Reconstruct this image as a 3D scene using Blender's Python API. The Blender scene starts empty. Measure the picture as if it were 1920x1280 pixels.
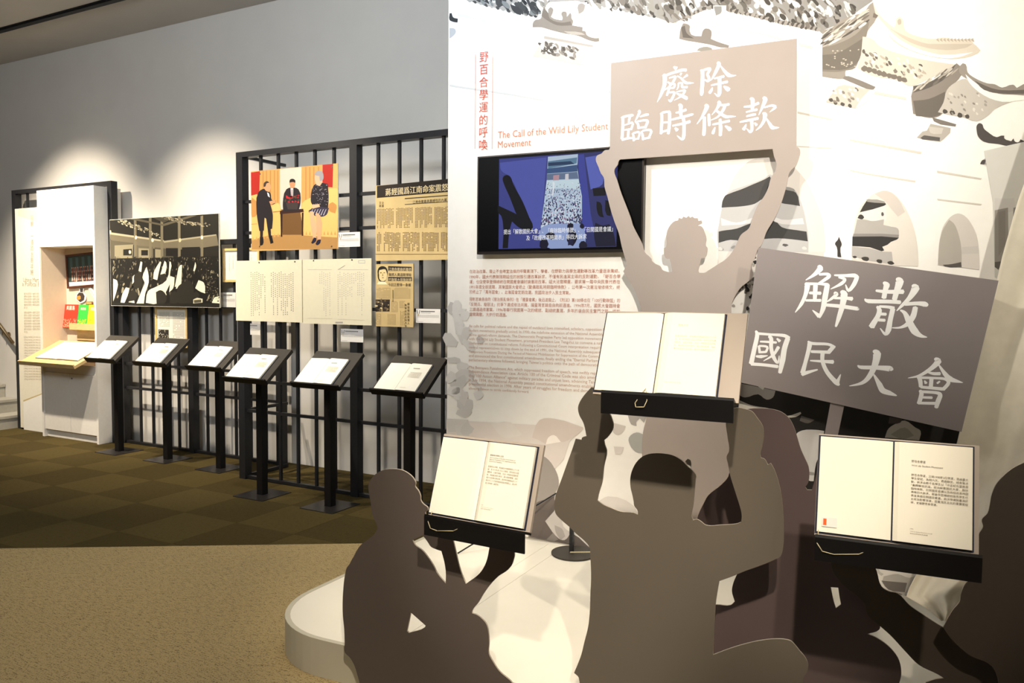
import bpy, math, random
import numpy as np
from math import sin, cos, pi, radians
from mathutils import Vector, Matrix
random.seed(7)
SC = bpy.context.scene
COL = SC.collection

# ------------------------------------------------------------------ camera
F_PX = 1452.3
PITCH, ROLL, YAW = radians(3.2307), radians(0.505), radians(28.054)
CAM = np.array([0.0, 0.0, 1.6])
def _k():
    m = np.array([[1, 0, 0], [0, 0, -1], [0, 1, 0]], float)
    cp, sp = cos(PITCH), sin(PITCH); rx = np.array([[1, 0, 0], [0, cp, -sp], [0, sp, cp]])
    cr, sr = cos(ROLL), sin(ROLL); rz = np.array([[cr, -sr, 0], [sr, cr, 0], [0, 0, 1]])
    c, s = cos(YAW), sin(YAW); w = np.array([[c, s, 0], [-s, c, 0], [0, 0, 1]])
    return rz @ rx @ m @ w
K = _k()
cam_d = bpy.data.cameras.new('camera'); cam = bpy.data.objects.new('camera', cam_d); COL.objects.link(cam)
cam_d.sensor_width = 36; cam_d.lens = F_PX / 1920 * 36; cam_d.clip_start = .05; cam_d.clip_end = 100
mw = Matrix(((K[0][0], -K[1][0], -K[2][0], 0), (K[0][1], -K[1][1], -K[2][1], 0), (K[0][2], -K[1][2], -K[2][2], 1.6), (0, 0, 0, 1)))
cam.matrix_world = mw
SC.camera = cam

# ------------------------------------------------------------------ light and exposure
SC.view_settings.view_transform = 'Standard'; SC.view_settings.look = 'None'
SC.view_settings.gamma = 1; SC.view_settings.use_curve_mapping = False
SC.view_settings.exposure = 0.0
wd = bpy.data.worlds.new('world'); SC.world = wd; wd.use_nodes = True
wd.node_tree.nodes['Background'].inputs[0].default_value = (.5, .55, .6, 1)
wd.node_tree.nodes['Background'].inputs[1].default_value = .25
WARM = (1, .83, .62); WARM2 = (1, .88, .72); COOL = (.72, .86, 1); NEUT = (1, .93, .82); WARM3 = (1, .86, .68)
def spot(name, loc, to, power, angle, blend=.5, color=WARM, size=.05):
    d = bpy.data.lights.new(name, 'SPOT'); d.energy = power; d.spot_size = radians(angle); d.spot_blend = blend
    d.color = color; d.shadow_soft_size = size
    o = bpy.data.objects.new(name, d); COL.objects.link(o); o.location = loc
    o.rotation_euler = (Vector(to) - Vector(loc)).to_track_quat('-Z', 'Y').to_euler()
    return o
def area(name, loc, to, power, sx, sy, color):
    d = bpy.data.lights.new(name, 'AREA'); d.energy = power; d.shape = 'RECTANGLE'; d.size = sx; d.size_y = sy; d.color = color
    o = bpy.data.objects.new(name, d); COL.objects.link(o); o.location = loc
    o.rotation_euler = (Vector(to) - Vector(loc)).to_track_quat('-Z', 'Y').to_euler()
    return o
# track spots on the mural and the figures
spot('mural_spot', (1.5, -2.2, 4.25), (-1.2, 4.15, 2.6), 1750, 27, .8, NEUT, .1)
spot('mural_spot', (-2.5, .7, 4.25), (-.6, 4.2, 2.9), 520, 46, .8, NEUT, .1)
spot('mural_spot', (2.6, -.6, 4.25), (.4, 4.25, 2.7), 680, 40, .9, NEUT, .1)
spot('platform_spot', (-1.3, 2.4, 4.25), (-1.5, 3.25, .3), 330, 36, .7, WARM2)
spot('front_spot', (.6, -2.0, 4.25), (-.78, 2.4, 1.25), 900, 21, .6, WARM2)
spot('front_spot', (1.7, -1.8, 4.25), (-1.35, 2.4, .8), 880, 18, .6, WARM2)
spot('front_spot', (.9, -1.6, 4.25), (-.03, 2.4, 1.15), 460, 13, .7, WARM2)
# spots on the left-hand display
spot('display_spot', (-8.3, 3.4, 4.25), (-8.5, 5.4, 1.2), 1150, 68, .9, WARM3)
spot('display_spot', (-6.2, 3.8, 4.25), (-6.4, 5.4, .9), 760, 72, .95, WARM3)
spot('display_spot', (-5.9, 2.7, 4.25), (-4.3, 5.2, 1.5), 460, 44, .6, WARM2)
spot('display_spot', (-3.6, 3.0, 4.25), (-4.1, 4.8, 1.0), 190, 56, .8, WARM2)
# spot on the carpet
spot('carpet_spot', (-3.1, 2.9, 4.25), (-3.4, 3.2, 0), 120, 56, 1, (1, .88, .68))
# unseen fills added: cool area light beside the mural, and an uplight washing the ceiling
area('soft_fill', (-2.2, 3.3, 4.3), (-3.2, 5.5, 3.3), 60, 1.2, .5, COOL)
area('up_fill', (-3.5, .2, 3.5), (-4.5, 1.5, 4.36), 150, 2.5, .6, (.93, .96, 1))
area('soft_fill', (-1.5, -1.5, 4.3), (-1.2, -1.0, 0), 30, 3, 2, (1, .95, .9))  # added overhead fill that softens the shadows

# ------------------------------------------------------------------ pixel helpers: a picture position becomes a point on a real plane
def ray(x, y):
    return K.T @ np.array([(x - 960) / F_PX, (y - 640) / F_PX, 1.0])
def at_floor(x, y, z=0.0):
    d = ray(x, y); return CAM + d * ((z - 1.6) / d[2])
class Plane:
    """upright or tilted plane: point o, unit right u, unit up v, normal n towards the viewer"""
    def __init__(s, o, yaw=0.0, tilt=0.0, roll=0.0):
        s.o = np.array(o, float)
        u = np.array([cos(yaw), sin(yaw), 0]); b = np.array([-sin(yaw), cos(yaw), 0])
        v = b * sin(tilt) + np.array([0, 0, cos(tilt)])
        if roll:
            u, v = u * cos(roll) + v * sin(roll), v * cos(roll) - u * sin(roll)
        s.u, s.v = u, v; s.n = np.cross(u, v)
    def uv(s, x, y):
        d = ray(x, y); t = (s.o - CAM).dot(s.n) / d.dot(s.n); q = CAM + d * t - s.o
        return np.array([q.dot(s.u), q.dot(s.v)])
    def w(s, a, b, off=0.0):
        return s.o + s.u * a + s.v * b + s.n * off
    def px(s, x, y, off=0.0):
        a, b = s.uv(x, y); return s.w(a, b, off)
    def moved(s, off):
        p = Plane.__new__(Plane); p.o = s.o + s.n * off; p.u, p.v, p.n = s.u, s.v, s.n; return p
def Z(ox, oy, k):
    def f(t):
        out = []
        for a in t.split():
            q = [float(c) for c in a.split(',')]
            out.append((ox + q[0] / k, oy + q[1] / k) + tuple(c / k for c in q[2:]))
        return out
    return f

# ------------------------------------------------------------------ materials
def lin(c):
    return tuple(((v / 255) / 12.92 if v / 255 <= .04045 else ((v / 255 + .055) / 1.055) ** 2.4) for v in c)
MATS = {}
def mat(name, rgb, rough=.6, metal=0.0, var=.06, scale=30.0, bump=0.0, emit=0.0, stretch=None):
    key = (name,)
    if key in MATS: return MATS[key]
    m = bpy.data.materials.new(name); m.use_nodes = True; nt = m.node_tree; b = nt.nodes['Principled BSDF']
    c = lin(rgb)
    tc = nt.nodes.new('ShaderNodeTexCoord'); n = nt.nodes.new('ShaderNodeTexNoise'); n.inputs['Scale'].default_value = scale
    n.inputs['Detail'].default_value = 3
    if stretch:
        mp = nt.nodes.new('ShaderNodeMapping'); mp.inputs['Scale'].default_value = stretch
        nt.links.new(tc.outputs['Object'], mp.inputs[0]); nt.links.new(mp.outputs[0], n.inputs['Vector'])
    else:
        nt.links.new(tc.outputs['Object'], n.inputs['Vector'])
    r = nt.nodes.new('ShaderNodeValToRGB'); r.color_ramp.elements[0].position = .3; r.color_ramp.elements[1].position = .7
    r.color_ramp.elements[0].color = tuple(v * (1 - var) for v in c) + (1,)
    r.color_ramp.elements[1].color = tuple(min(1, v * (1 + var)) for v in c) + (1,)
    nt.links.new(n.outputs['Fac'], r.inputs[0]); nt.links.new(r.outputs[0], b.inputs['Base Color'])
    b.inputs['Roughness'].default_value = rough; b.inputs['Metallic'].default_value = metal
    b.inputs['Specular IOR Level'].default_value = .3
    if bump:
        bp = nt.nodes.new('ShaderNodeBump'); bp.inputs['Strength'].default_value = bump; bp.inputs['Distance'].default_value = .004
        nt.links.new(n.outputs['Fac'], bp.inputs['Height']); nt.links.new(bp.outputs[0], b.inputs['Normal'])
    if emit:
        nt.links.new(r.outputs[0], b.inputs['Emission Color']); b.inputs['Emission Strength'].default_value = emit
        b.inputs['Base Color'].default_value = (0.01, .01, .01, 1)
        for l in list(nt.links):
            if l.to_socket == b.inputs['Base Color']: nt.links.remove(l)
    MATS[key] = m; return m
def ink(rgb, emit=0.0):
    rgb = tuple(int(v) for v in rgb)
    return mat('print_%02x%02x%02x%s' % (rgb + ('_lit' if emit else '',)), rgb, .65, 0, .015, 20, 0, emit)

# ------------------------------------------------------------------ objects
def tag(o, label=None, cat=None, group=None, kind=None):
    if label: o['label'] = label
    if cat: o['category'] = cat
    if group: o['group'] = group
    if kind: o['kind'] = kind
    return o
def empty(name, loc=(0, 0, 0), rz=0.0):
    o = bpy.data.objects.new(name, None); COL.objects.link(o); o.location = loc; o.rotation_euler = (0, 0, rz)
    o.empty_display_size = .1
    return o
def org(o):
    v = Vector((0, 0, 0))
    while o is not None:
        v += o.location; o = o.parent
    return v
class MB:
    def __init__(s): s.v = []; s.f = []; s.m = []
    def add(s, vs, fs, mi=0):
        k = len(s.v); s.v += [tuple(float(c) for c in q) for q in vs]
        for f in fs: s.f.append([i + k for i in f]); s.m.append(mi)
        return s
    def box(s, x0, x1, y0, y1, z0, z1, mi=0):
        return s.add([(x0, y0, z0), (x1, y0, z0), (x1, y1, z0), (x0, y1, z0), (x0, y0, z1), (x1, y0, z1), (x1, y1, z1), (x0, y1, z1)],
                     [(0, 3, 2, 1), (4, 5, 6, 7), (0, 1, 5, 4), (1, 2, 6, 5), (2, 3, 7, 6), (3, 0, 4, 7)], mi)
    def slab(s, pl, a0, a1, b0, b1, t0, t1, mi=0):
        q = [pl.w(a, b, t) for t in (t0, t1) for a, b in ((a0, b0), (a1, b0), (a1, b1), (a0, b1))]
        return s.add(q, [(0, 3, 2, 1), (4, 5, 6, 7), (0, 1, 5, 4), (1, 2, 6, 5), (2, 3, 7, 6), (3, 0, 4, 7)], mi)
    def tube(s, p, q, r, n=10, mi=0, r2=None):
        p, q = Vector(p), Vector(q); d = (q - p).normalized(); a = d.orthogonal().normalized(); b = d.cross(a); r2 = r if r2 is None else r2
        vs = [p + (a * cos(2 * pi * i / n) + b * sin(2 * pi * i / n)) * r for i in range(n)] + [q + (a * cos(2 * pi * i / n) + b * sin(2 * pi * i / n)) * r2 for i in range(n)]
        return s.add(vs, [(i, (i + 1) % n, n + (i + 1) % n, n + i) for i in range(n)] + [tuple(range(n))[::-1], tuple(range(n, 2 * n))], mi)
    def path(s, pts, r, n=6, mi=0):
        for a, b in zip(pts[:-1], pts[1:]): s.tube(a, b, r, n, mi)
        return s
    def build(s, name, mats, parent=None, local=False, bevel=0.0, smooth=False):
        if not isinstance(mats, (list, tuple)): mats = [mats]
        me = bpy.data.meshes.new(name)
        o0 = Vector((0, 0, 0)) if (local or parent is None) else org(parent)
        me.from_pydata([tuple(Vector(q) - o0) for q in s.v], [], s.f)
        for m in mats: me.materials.append(m)
        if len(mats) > 1: me.polygons.foreach_set('material_index', s.m)
        if smooth: me.polygons.foreach_set('use_smooth', [True] * len(me.polygons))
        me.update()
        o = bpy.data.objects.new(name, me); COL.objects.link(o); o.parent = parent
        if bevel:
            md = o.modifiers.new('bevel', 'BEVEL'); md.width = bevel; md.segments = 2; md.limit_method = 'ANGLE'
        return o
def children(o): return [c for c in COL.objects if c.parent is o]
def copy_tree(o, parent=None):
    c = o.copy(); COL.objects.link(c); c.parent = parent
    for ch in children(o): copy_tree(ch, c)
    return c

# smooth closed outline, corners kept
def smooth(pts, n=4, corner=55):
    P = [np.array(p[:2], float) for p in pts]; N = len(P); T = []
    for i in range(N):
        a, b = P[i] - P[i - 1], P[(i + 1) % N] - P[i]
        la, lb = np.linalg.norm(a) + 1e-9, np.linalg.norm(b) + 1e-9
        ang = math.degrees(math.acos(max(-1, min(1, a.dot(b) / la / lb))))
        if ang > corner: T.append((None, 0, 0))
        else:
            t = a / la + b / lb; T.append((t / (np.linalg.norm(t) + 1e-9), la, lb))
    out = []
    for i in range(N):
        j = (i + 1) % N; p, q = P[i], P[j]; L = np.linalg.norm(q - p)
        t0 = T[i][0] * L if T[i][0] is not None else (q - p); t1 = T[j][0] * L if T[j][0] is not None else (q - p)
        if (T[i][0] is None and T[j][0] is None) or L > 62: out.append(p); continue
        for k in range(n):
            t = k / n; h = 2 * t ** 3 - 3 * t ** 2 + 1
            out.append(p * h + t0 * (t ** 3 - 2 * t ** 2 + t) + q * (3 * t ** 2 - 2 * t ** 3) + t1 * (t ** 3 - t ** 2))
    return out
# flat board with an outline and holes, real thickness
def cutout(name, pl, outlines, thick, m, parent=None, sm=True, edge=None):
    cu = bpy.data.curves.new('tmp', 'CURVE'); cu.dimensions = '2D'; cu.fill_mode = 'BOTH'; cu.extrude = thick / 2
    for ol in outlines:
        pts = [pl.uv(x, y) for x, y in (smooth(ol) if sm else [q[:2] for q in ol])]
        sp = cu.splines.new('POLY'); sp.points.add(len(pts) - 1); sp.use_cyclic_u = True
        for q, c in zip(sp.points, pts): q.co = (c[0], c[1], 0, 1)
    t = bpy.data.objects.new('tmp', cu); COL.objects.link(t); bpy.context.view_layer.update()
    me = bpy.data.meshes.new_from_object(t.evaluated_get(bpy.context.evaluated_depsgraph_get()))
    bpy.data.objects.remove(t); bpy.data.curves.remove(cu)
    o0 = org(parent) if parent is not None else Vector((0, 0, 0))
    for v in me.vertices:
        v.co = Vector(pl.w(v.co.x, v.co.y, v.co.z)) - o0
    me.materials.clear(); me.materials.append(m); me.name = name
    if edge is not None:
        me.materials.append(edge); nn = Vector(pl.n)
        for p in me.polygons:
            if abs(p.normal.dot(nn)) < .5: p.material_index = 1
    me.update()
    o = bpy.data.objects.new(name, me); COL.objects.link(o); o.parent = parent
    return o
# flat print: polygons laid one over the other, tenths of a millimetre apart
class Print:
    def __init__(s, pl, base=.0012, step=.000012, emit=0.0):
        s.pl, s.off, s.step, s.emit = pl, base, .000012, emit; s.nb = 0; s.clip = None; s.fix = None; s.mb = MB(); s.mats = []; s.idx = {}
    def mi(s, c):
        if c not in s.idx: s.idx[c] = len(s.mats); s.mats.append(ink(c, s.emit))
        return s.idx[c]
    def uvpoly(s, uv, c, up=True, lift=0.0):
        if up:
            s.off += s.step * (8 if s.nb else 1); s.nb = 0
        uv = list(uv)
        if s.fix: c = s.fix(c)
        if s.clip:
            for ax, lim, sg in ((0, s.clip[0], 1), (0, s.clip[2], -1), (1, s.clip[1], 1), (1, s.clip[3], -1)):
                o = []
                for i in range(len(uv)):
                    p, q = np.array(uv[i - 1]), np.array(uv[i]); da, db = (p[ax] - lim) * sg, (q[ax] - lim) * sg
                    if (da >= 0) != (db >= 0): o.append(p + (q - p) * (da / (da - db)))
                    if db >= 0: o.append(q)
                uv = o
                if len(uv) < 3: return
        a = sum(uv[i - 1][0] * uv[i][1] - uv[i][0] * uv[i - 1][1] for i in range(len(uv)))
        if a < 0: uv = uv[::-1]
        s.mb.add([s.pl.w(a, b, s.off + lift) for a, b in uv], [tuple(range(len(uv)))], s.mi(c))
    def poly(s, pts, c, sm=False, up=True, lift=0.0):
        if sm: pts = smooth(pts, 3, 70)
        s.uvpoly([s.pl.uv(*q[:2]) for q in pts], c, up, lift)
    def rect(s, x0, y0, x1, y1, c):
        s.poly([(x0, y0), (x1, y0), (x1, y1), (x0, y1)], c)
    def blob(s, x, y, rx, ry, c, ang=0.0, n=9, jag=.3, up=True):
        r = [1 + random.uniform(-jag, jag) for _ in range(n)]
        pts = []
        for i in range(n):
            t = 2 * pi * i / n; a, b = rx * cos(t) * r[i], ry * sin(t) * r[i]
            pts.append((x + a * cos(ang) - b * sin(ang), y + a * sin(ang) + b * cos(ang)))
        s.nb += 1; s.poly(pts, c, n < 9, False, s.step * (1 + s.nb % 7))
    def stroke(s, pts, c):
        """brush stroke: points with widths"""
        s.off += s.step * .3
        cen = [s.pl.uv(q[0], q[1]) for q in pts]
        k = np.linalg.norm(s.pl.uv(pts[0][0], pts[0][1] + 1) - s.pl.uv(pts[0][0], pts[0][1]))
        w = [q[2] * k * .5 for q in pts]
        C, W = [], []
        n = len(cen)
        for i in range(n - 1):
            p0 = cen[max(i - 1, 0)]; p1 = cen[i]; p2 = cen[i + 1]; p3 = cen[min(i + 2, n - 1)]
            for t in (0, .25, .5, .75):
                C.append(.5 * (2 * p1 + (p2 - p0) * t + (2 * p0 - 5 * p1 + 4 * p2 - p3) * t * t + (3 * p1 - p0 - 3 * p2 + p3) * t ** 3)); W.append(w[i] * (1 - t) + w[i + 1] * t)
        C.append(cen[-1]); W.append(w[-1])
        L, R = [], []
        for i in range(len(C)):
            d = C[min(i + 1, len(C) - 1)] - C[max(i - 1, 0)]; d /= (np.linalg.norm(d) + 1e-9); nn = np.array([-d[1], d[0]])
            L.append(C[i] + nn * W[i]); R.append(C[i] - nn * W[i])
        d0 = C[0] - C[1]; d0 /= np.linalg.norm(d0) + 1e-9; d1 = C[-1] - C[-2]; d1 /= np.linalg.norm(d1) + 1e-9
        vs = [C[0] + d0 * W[0] * .5] + L + [C[-1] + d1 * W[-1] * .5] + R[::-1]
        m = len(L); k0 = len(s.mb.v)
        idx = s.mi(c); s.off += s.step * .3
        # quads between the two sides, plus end caps
        P = [s.pl.w(a, b, s.off) for a, b in L] + [s.pl.w(a, b, s.off) for a, b in R] + [s.pl.w(*(C[0] + d0 * W[0] * .45), s.off), s.pl.w(*(C[-1] + d1 * W[-1] * .45), s.off)]
        fs = [(m + i, m + i + 1, i + 1, i) for i in range(m - 1)] + [(0, 2 * m, m), (m - 1, 2 * m - 1, 2 * m + 1)]
        s.mb.add(P, fs, idx)
    def build(s, name, parent, kind=None):
        o = s.mb.build(name, s.mats, parent)
        if kind: o['kind'] = kind
        return o
# lettering: font outlines turned to mesh
_TC = {}
def glyphs(t):
    if t in _TC: return _TC[t]
    cu = bpy.data.curves.new('t', 'FONT'); cu.body = t; cu.resolution_u = 2; cu.size = 1
    o = bpy.data.objects.new('t', cu); COL.objects.link(o); bpy.context.view_layer.update()
    me = bpy.data.meshes.new_from_object(o.evaluated_get(bpy.context.evaluated_depsgraph_get()))
    vs = [(v.co.x, v.co.y) for v in me.vertices]; fs = [tuple(p.vertices) for p in me.polygons]
    bpy.data.objects.remove(o); bpy.data.curves.remove(cu); bpy.data.meshes.remove(me)
    _TC[t] = (vs, fs); return vs, fs
def line(mb, pl, t, a, b, mi=0, off=.0016, hpx=None, xfit=True, bold=0.0):
    """text from pixel a (left, baseline) to pixel b (right, baseline)"""
    vs, fs = glyphs(t)
    if not vs: return
    A, B = pl.uv(*a), pl.uv(*b); d = B - A; L = np.linalg.norm(d); d /= L; nn = np.array([-d[1], d[0]])
    x0 = min(v[0] for v in vs); x1 = max(v[0] for v in vs); sx = L / (x1 - x0)
    sy = sx
    if hpx:
        k = np.linalg.norm(pl.uv(a[0], a[1] + 1) - pl.uv(*a)); sy = hpx * k / .72
    def put(o, dx=0):
        mb.add([pl.w(*(A + d * ((x - x0) * sx + dx) + nn * y * sy), o) for x, y in vs], fs, mi)
    put(off)
    if bold: put(off + .0001, bold * L / max(1, len(t))); 
def char(mb, pl, t, x, y, h, mi=0, off=.0016, wide=1.0):
    """one character centred on pixel x, y"""
    vs, fs = glyphs(t)
    if not vs: return
    c = pl.uv(x, y); k = np.linalg.norm(pl.uv(x, y + 1) - c) * h / .92
    mx = (min(v[0] for v in vs) + max(v[0] for v in vs)) / 2; my = (min(v[1] for v in vs) + max(v[1] for v in vs)) / 2
    mb.add([pl.w(c[0] + (a - mx) * k * wide, c[1] + (b - my) * k, off) for a, b in vs], fs, mi)
# ------------------------------------------------------------------ the room
WY = 5.5
m_wall = mat('painted_wall', (205, 202, 196), .9, var=.02, scale=3, bump=.02)
m_ceil = mat('ceiling_paint', (190, 186, 180), .9, var=.02, scale=3)
m_white = mat('white_lacquer', (232, 228, 220), .5, var=.02)
m_black = mat('black_powder_coat', (38, 38, 40), .42, var=.08, scale=60)
m_black2 = mat('black_steel_post', (24, 22, 22), .4, var=.08, scale=60)
def carpet_mat(name, c0, c1, streak, spark):
    m = bpy.data.materials.new(name); m.use_nodes = True; nt = m.node_tree; b = nt.nodes['Principled BSDF']
    tc = nt.nodes.new('ShaderNodeTexCoord'); mp = nt.nodes.new('ShaderNodeMapping'); mp.inputs['Rotation'].default_value[2] = streak[0]
    mp.inputs['Scale'].default_value = streak[1]
    n1 = nt.nodes.new('ShaderNodeTexNoise'); n1.inputs['Scale'].default_value = 1; n1.inputs['Detail'].default_value = 4
    n2 = nt.nodes.new('ShaderNodeTexNoise'); n2.inputs['Scale'].default_value = 160; n2.inputs['Detail'].default_value = 2
    nt.links.new(tc.outputs['Object'], mp.inputs[0]); nt.links.new(mp.outputs[0], n1.inputs['Vector']); nt.links.new(tc.outputs['Object'], n2.inputs['Vector'])
    a = nt.nodes.new('ShaderNodeMath'); a.operation = 'MULTIPLY_ADD'; a.inputs[1].default_value = spark; nt.links.new(n2.outputs['Fac'], a.inputs[0]); nt.links.new(n1.outputs['Fac'], a.inputs[2])
    r = nt.nodes.new('ShaderNodeValToRGB'); r.color_ramp.elements[0].position = .35 + spark * .4; r.color_ramp.elements[1].position = .65 + spark * .6
    r.color_ramp.elements[0].color = lin(c0) + (1,); r.color_ramp.elements[1].color = lin(c1) + (1,)
    nt.links.new(a.outputs[0], r.inputs[0]); nt.links.new(r.outputs[0], b.inputs['Base Color'])
    b.inputs['Roughness'].default_value = .95; b.inputs['Specular IOR Level'].default_value = .1
    bp = nt.nodes.new('ShaderNodeBump'); bp.inputs['Strength'].default_value = .6; bp.inputs['Distance'].default_value = .004
    nt.links.new(a.outputs[0], bp.inputs['Height']); nt.links.new(bp.outputs[0], b.inputs['Normal'])
    return m
m_carpet = carpet_mat('woven_light_carpet', (104, 90, 60), (174, 153, 110), (radians(12), (22, 200, 22)), 1.0)
m_tile_a = carpet_mat('brown_carpet_tile', (64, 54, 28), (78, 67, 37), (0, (30, 60, 30)), 1.2)
m_tile_b = carpet_mat('dark_brown_carpet_tile', (54, 45, 22), (68, 58, 31), (0, (60, 30, 30)), 1.2)

def struct(name, mb, m, parent=None, **k):
    o = mb.build(name, m, parent, **k)
    if parent is None: o['kind'] = 'structure'
    return o
floor = struct('floor', MB().box(-13, 4, -5, WY + .1, -.12, -.006), mat('screed', (70, 62, 50), .9))
struct('wall_back', MB().box(-13, 4, WY, WY + .12, -.006, 4.36), m_wall)
struct('wall_left', MB().box(-13.12, -13, -5, WY + .12, -.006, 4.36), m_wall)
struct('wall_right', MB().box(4, 4.12, -5, WY + .12, -.006, 4.36), m_wall)
struct('wall_front', MB().box(-13.12, 4.12, -5.12, -5, -.006, 4.36), m_wall)
struct('ceiling', MB().box(-13.12, 4.12, -5.12, WY + .12, 4.36, 4.46), m_ceil)
struct('trim_1', MB().box(-13, 4, 4.755, 4.81, 4.335, 4.36).box(-13, 4, 4.745, 4.755, 4.35, 4.36).box(-13, 4, 4.81, 4.82, 4.35, 4.36), mat('black_track', (10, 10, 11), .5))
# carpets: the border between the two runs slantwise
L0, L1 = np.array([-5.08, 2.71]), np.array([-3.11, 3.95]); LD = (L1 - L0) / np.linalg.norm(L1 - L0); LN = np.array([-LD[1], LD[0]])
def clip(poly, keep):
    out = []
    for i in range(len(poly)):
        p, q = np.array(poly[i - 1]), np.array(poly[i]); a, b = (p - L0).dot(LN) * keep, (q - L0).dot(LN) * keep
        if (a >= 0) != (b >= 0): out.append(tuple(p + (q - p) * (a / (a - b))))
        if b >= 0: out.append(tuple(q))
    return out
def prism(poly, z0, z1):
    n = len(poly); return MB().add([(x, y, z0) for x, y in poly] + [(x, y, z1) for x, y in poly],
        [tuple(range(n))[::-1], tuple(range(n, 2 * n))] + [(i, (i + 1) % n, n + (i + 1) % n, n + i) for i in range(n)])
prism(clip([(-13, -5), (4, -5), (4, WY), (-13, WY)], -1), -.006, .001).build('carpet', m_carpet, floor)['label'] = 'light beige woven carpet'
S = .535; full = {}
for i in range(-8, 12):
    for j in range(-7, 6):
        x0, y0 = -6.37 + i * S, 3.84 + j * S
        q = [(x0 + .001, y0 + .001), (x0 + S - .001, y0 + .001), (x0 + S - .001, min(y0 + S - .001, WY)), (x0 + .001, min(y0 + S - .001, WY))]
        if y0 > WY - .05 or x0 < -10.9 or x0 > -1.7 or (y0 < 2.2 and x0 > -4): continue
        c = clip(q, 1)
        if len(c) < 3: continue
        k = (i + j) % 2
        if c == q and y0 + S < WY:
            if k not in full:
                me = prism([(0, 0), (S - .002, 0), (S - .002, S - .002), (0, S - .002)], -.006, 0).build('carpet_tile', (m_tile_a, m_tile_b)[k], floor); full[k] = me.data
                me.location = (x0, y0, 0)
            else:
                o = bpy.data.objects.new('carpet_tile', full[k]); COL.objects.link(o); o.parent = floor; o.location = (x0, y0, 0)
        else: prism(c, -.006, 0).build('carpet_tile', (m_tile_a, m_tile_b)[k], floor)
# stairs and handrail at the far left
st = empty('staircase', (-10.2, 4.9, 0)); tag(st, 'pale grey staircase rising leftwards beside the far left wall panel', 'stairs')
m_stair = mat('pale_stone_step', (168, 164, 152), .7, var=.04)
for k in range(9):
    b = MB(); x1 = -9.51 - .28 * k; z = .155 + .158 * k
    b.box(x1 - .28, x1, 4.3, WY - .005, 0 if k == 0 else z - .158, z - .03); b.box(x1 - .285, x1 + .012, 4.3, WY - .005, z - .03, z)
    b.build('step', m_stair, st)
hr = empty('handrail', (-10.1, WY, 1.2)); tag(hr, 'brass coloured handrail sloping down the wall above the stairs', 'handrail')
m_brass = mat('brushed_brass', (150, 130, 100), .3, .9)
MB().tube((-11.8, 5.42, 2.62), (-9.74, 5.42, 1.0), .021, 12).build('rail', m_brass, hr, smooth=True)
for x, z in ((-9.95, 1.165), (-11.2, 2.15)):
    MB().path([(x, 5.42, z - .02), (x, 5.42, z - .07), (x, WY - .012, z - .07)], .008, 8).tube((x, WY - .012, z - .07), (x, WY - .002, z - .07), .03, 12).build('bracket', m_brass, hr)

# ------------------------------------------------------------------ barred steel frames
def bar_frame(label, x0, x1, y, top, posts, bars, rails, xb=None):
    r = empty('barred_frame', ((x0 + x1) / 2, y, 0)); tag(r, label, 'frame', None)
    for p in posts: MB().box(p - .036, p + .036, y - .036, y + .036, 0.0, top - .045).build('post', m_black, r)
    MB().box(x0 - .036, x1 + .036, y - .036, y + .036, top - .045, top).build('top_rail', m_black, r)
    MB().box(x0, xb or x1, y - .02, y + .02, .005, .03).build('bottom_rail', m_black, r)
    ps = sorted(posts)
    for z in rails:
        for a, b in zip(ps[:-1], ps[1:]): MB().box(a + .036, b - .036, y - .012, y + .012, z - .013, z + .013).build('rail', m_black, r)
    first = None
    for x in bars:
        if first is None:
            first = MB().box(-.011, .011, -.011, .011, .03, top - .045).build('bar', m_black, r, local=True); o = first
        else:
            o = bpy.data.objects.new('bar', first.data); COL.objects.link(o); o.parent = r
        o.location = (x - (x0 + x1) / 2, 0, 0)
    return r
lf = bar_frame('tall black barred frame around the white display cabinet', -9.44, -7.69, 5.34, 2.8, [-9.44, -7.69], [-9.22, -9.0], [], -8.73)
for z in (2.4, 1.5, .86, .6): MB().box(-9.404, -8.73, 5.328, 5.352, z - .013, z + .013).build('rail', m_black, lf)
mf = bar_frame('lower black barred frame behind the black and white photograph', -7.6, -5.32, 5.38, 2.14, [-7.6, -6.52, -5.32], [-7.54 + .2 * k for k in range(1, 5)] + [-6.32 + .2 * k for k in range(5)], [1.49, .86, .6])
rf = bar_frame('tall black barred frame carrying the colour photograph and newspapers', -5.22, -1.9, 4.84, 2.82, [-5.22, -3.98, -2.74, -1.9], [-5.0, -4.8, -4.6, -4.4, -4.2, -3.76, -3.56, -3.36, -3.16, -2.95, -2.54, -2.34, -2.12], [2.4, 2.135, 1.5, .86, .6])
for z in (2.79, .6, .02): MB().box(-5.235, -5.205, 4.876, 5.344, z - .013, z + .013).build('return_rail', m_black, rf)

# ------------------------------------------------------------------ display cabinet
cb = empty('display_cabinet', (-8.22, 5.3, 0)); tag(cb, 'white display cabinet with an open niche, sloping wooden desk and two doors', 'cabinet')
x0, x1, yf, yb = -8.72, -7.72, 5.15, 5.46
m_niche = mat('niche_beige', (226, 206, 182), .6, var=.02)
m_ply = mat('light_plywood', (214, 184, 128), .55, var=.08, scale=14, stretch=(1, 8, 8))
MB().box(x0, x0 + .03, yf, yb, 0, 2.735).build('side_panel', m_white, cb); MB().box(x1 - .03, x1, yf, yb, 0, 2.735).build('side_panel', m_white, cb)
MB().box(x0 + .03, x1 - .03, yb - .02, yb, 0, 2.735).build('back_panel', m_niche, cb)
MB().box(x0 + .03, x1 - .03, yf, yb - .02, 2.114, 2.735).build('header_box', m_white, cb)
MB().box(x0 + .03, x0 + .034, yf + .01, yb - .02, 1.0, 2.114).build('niche_lining', m_niche, cb)
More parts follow.
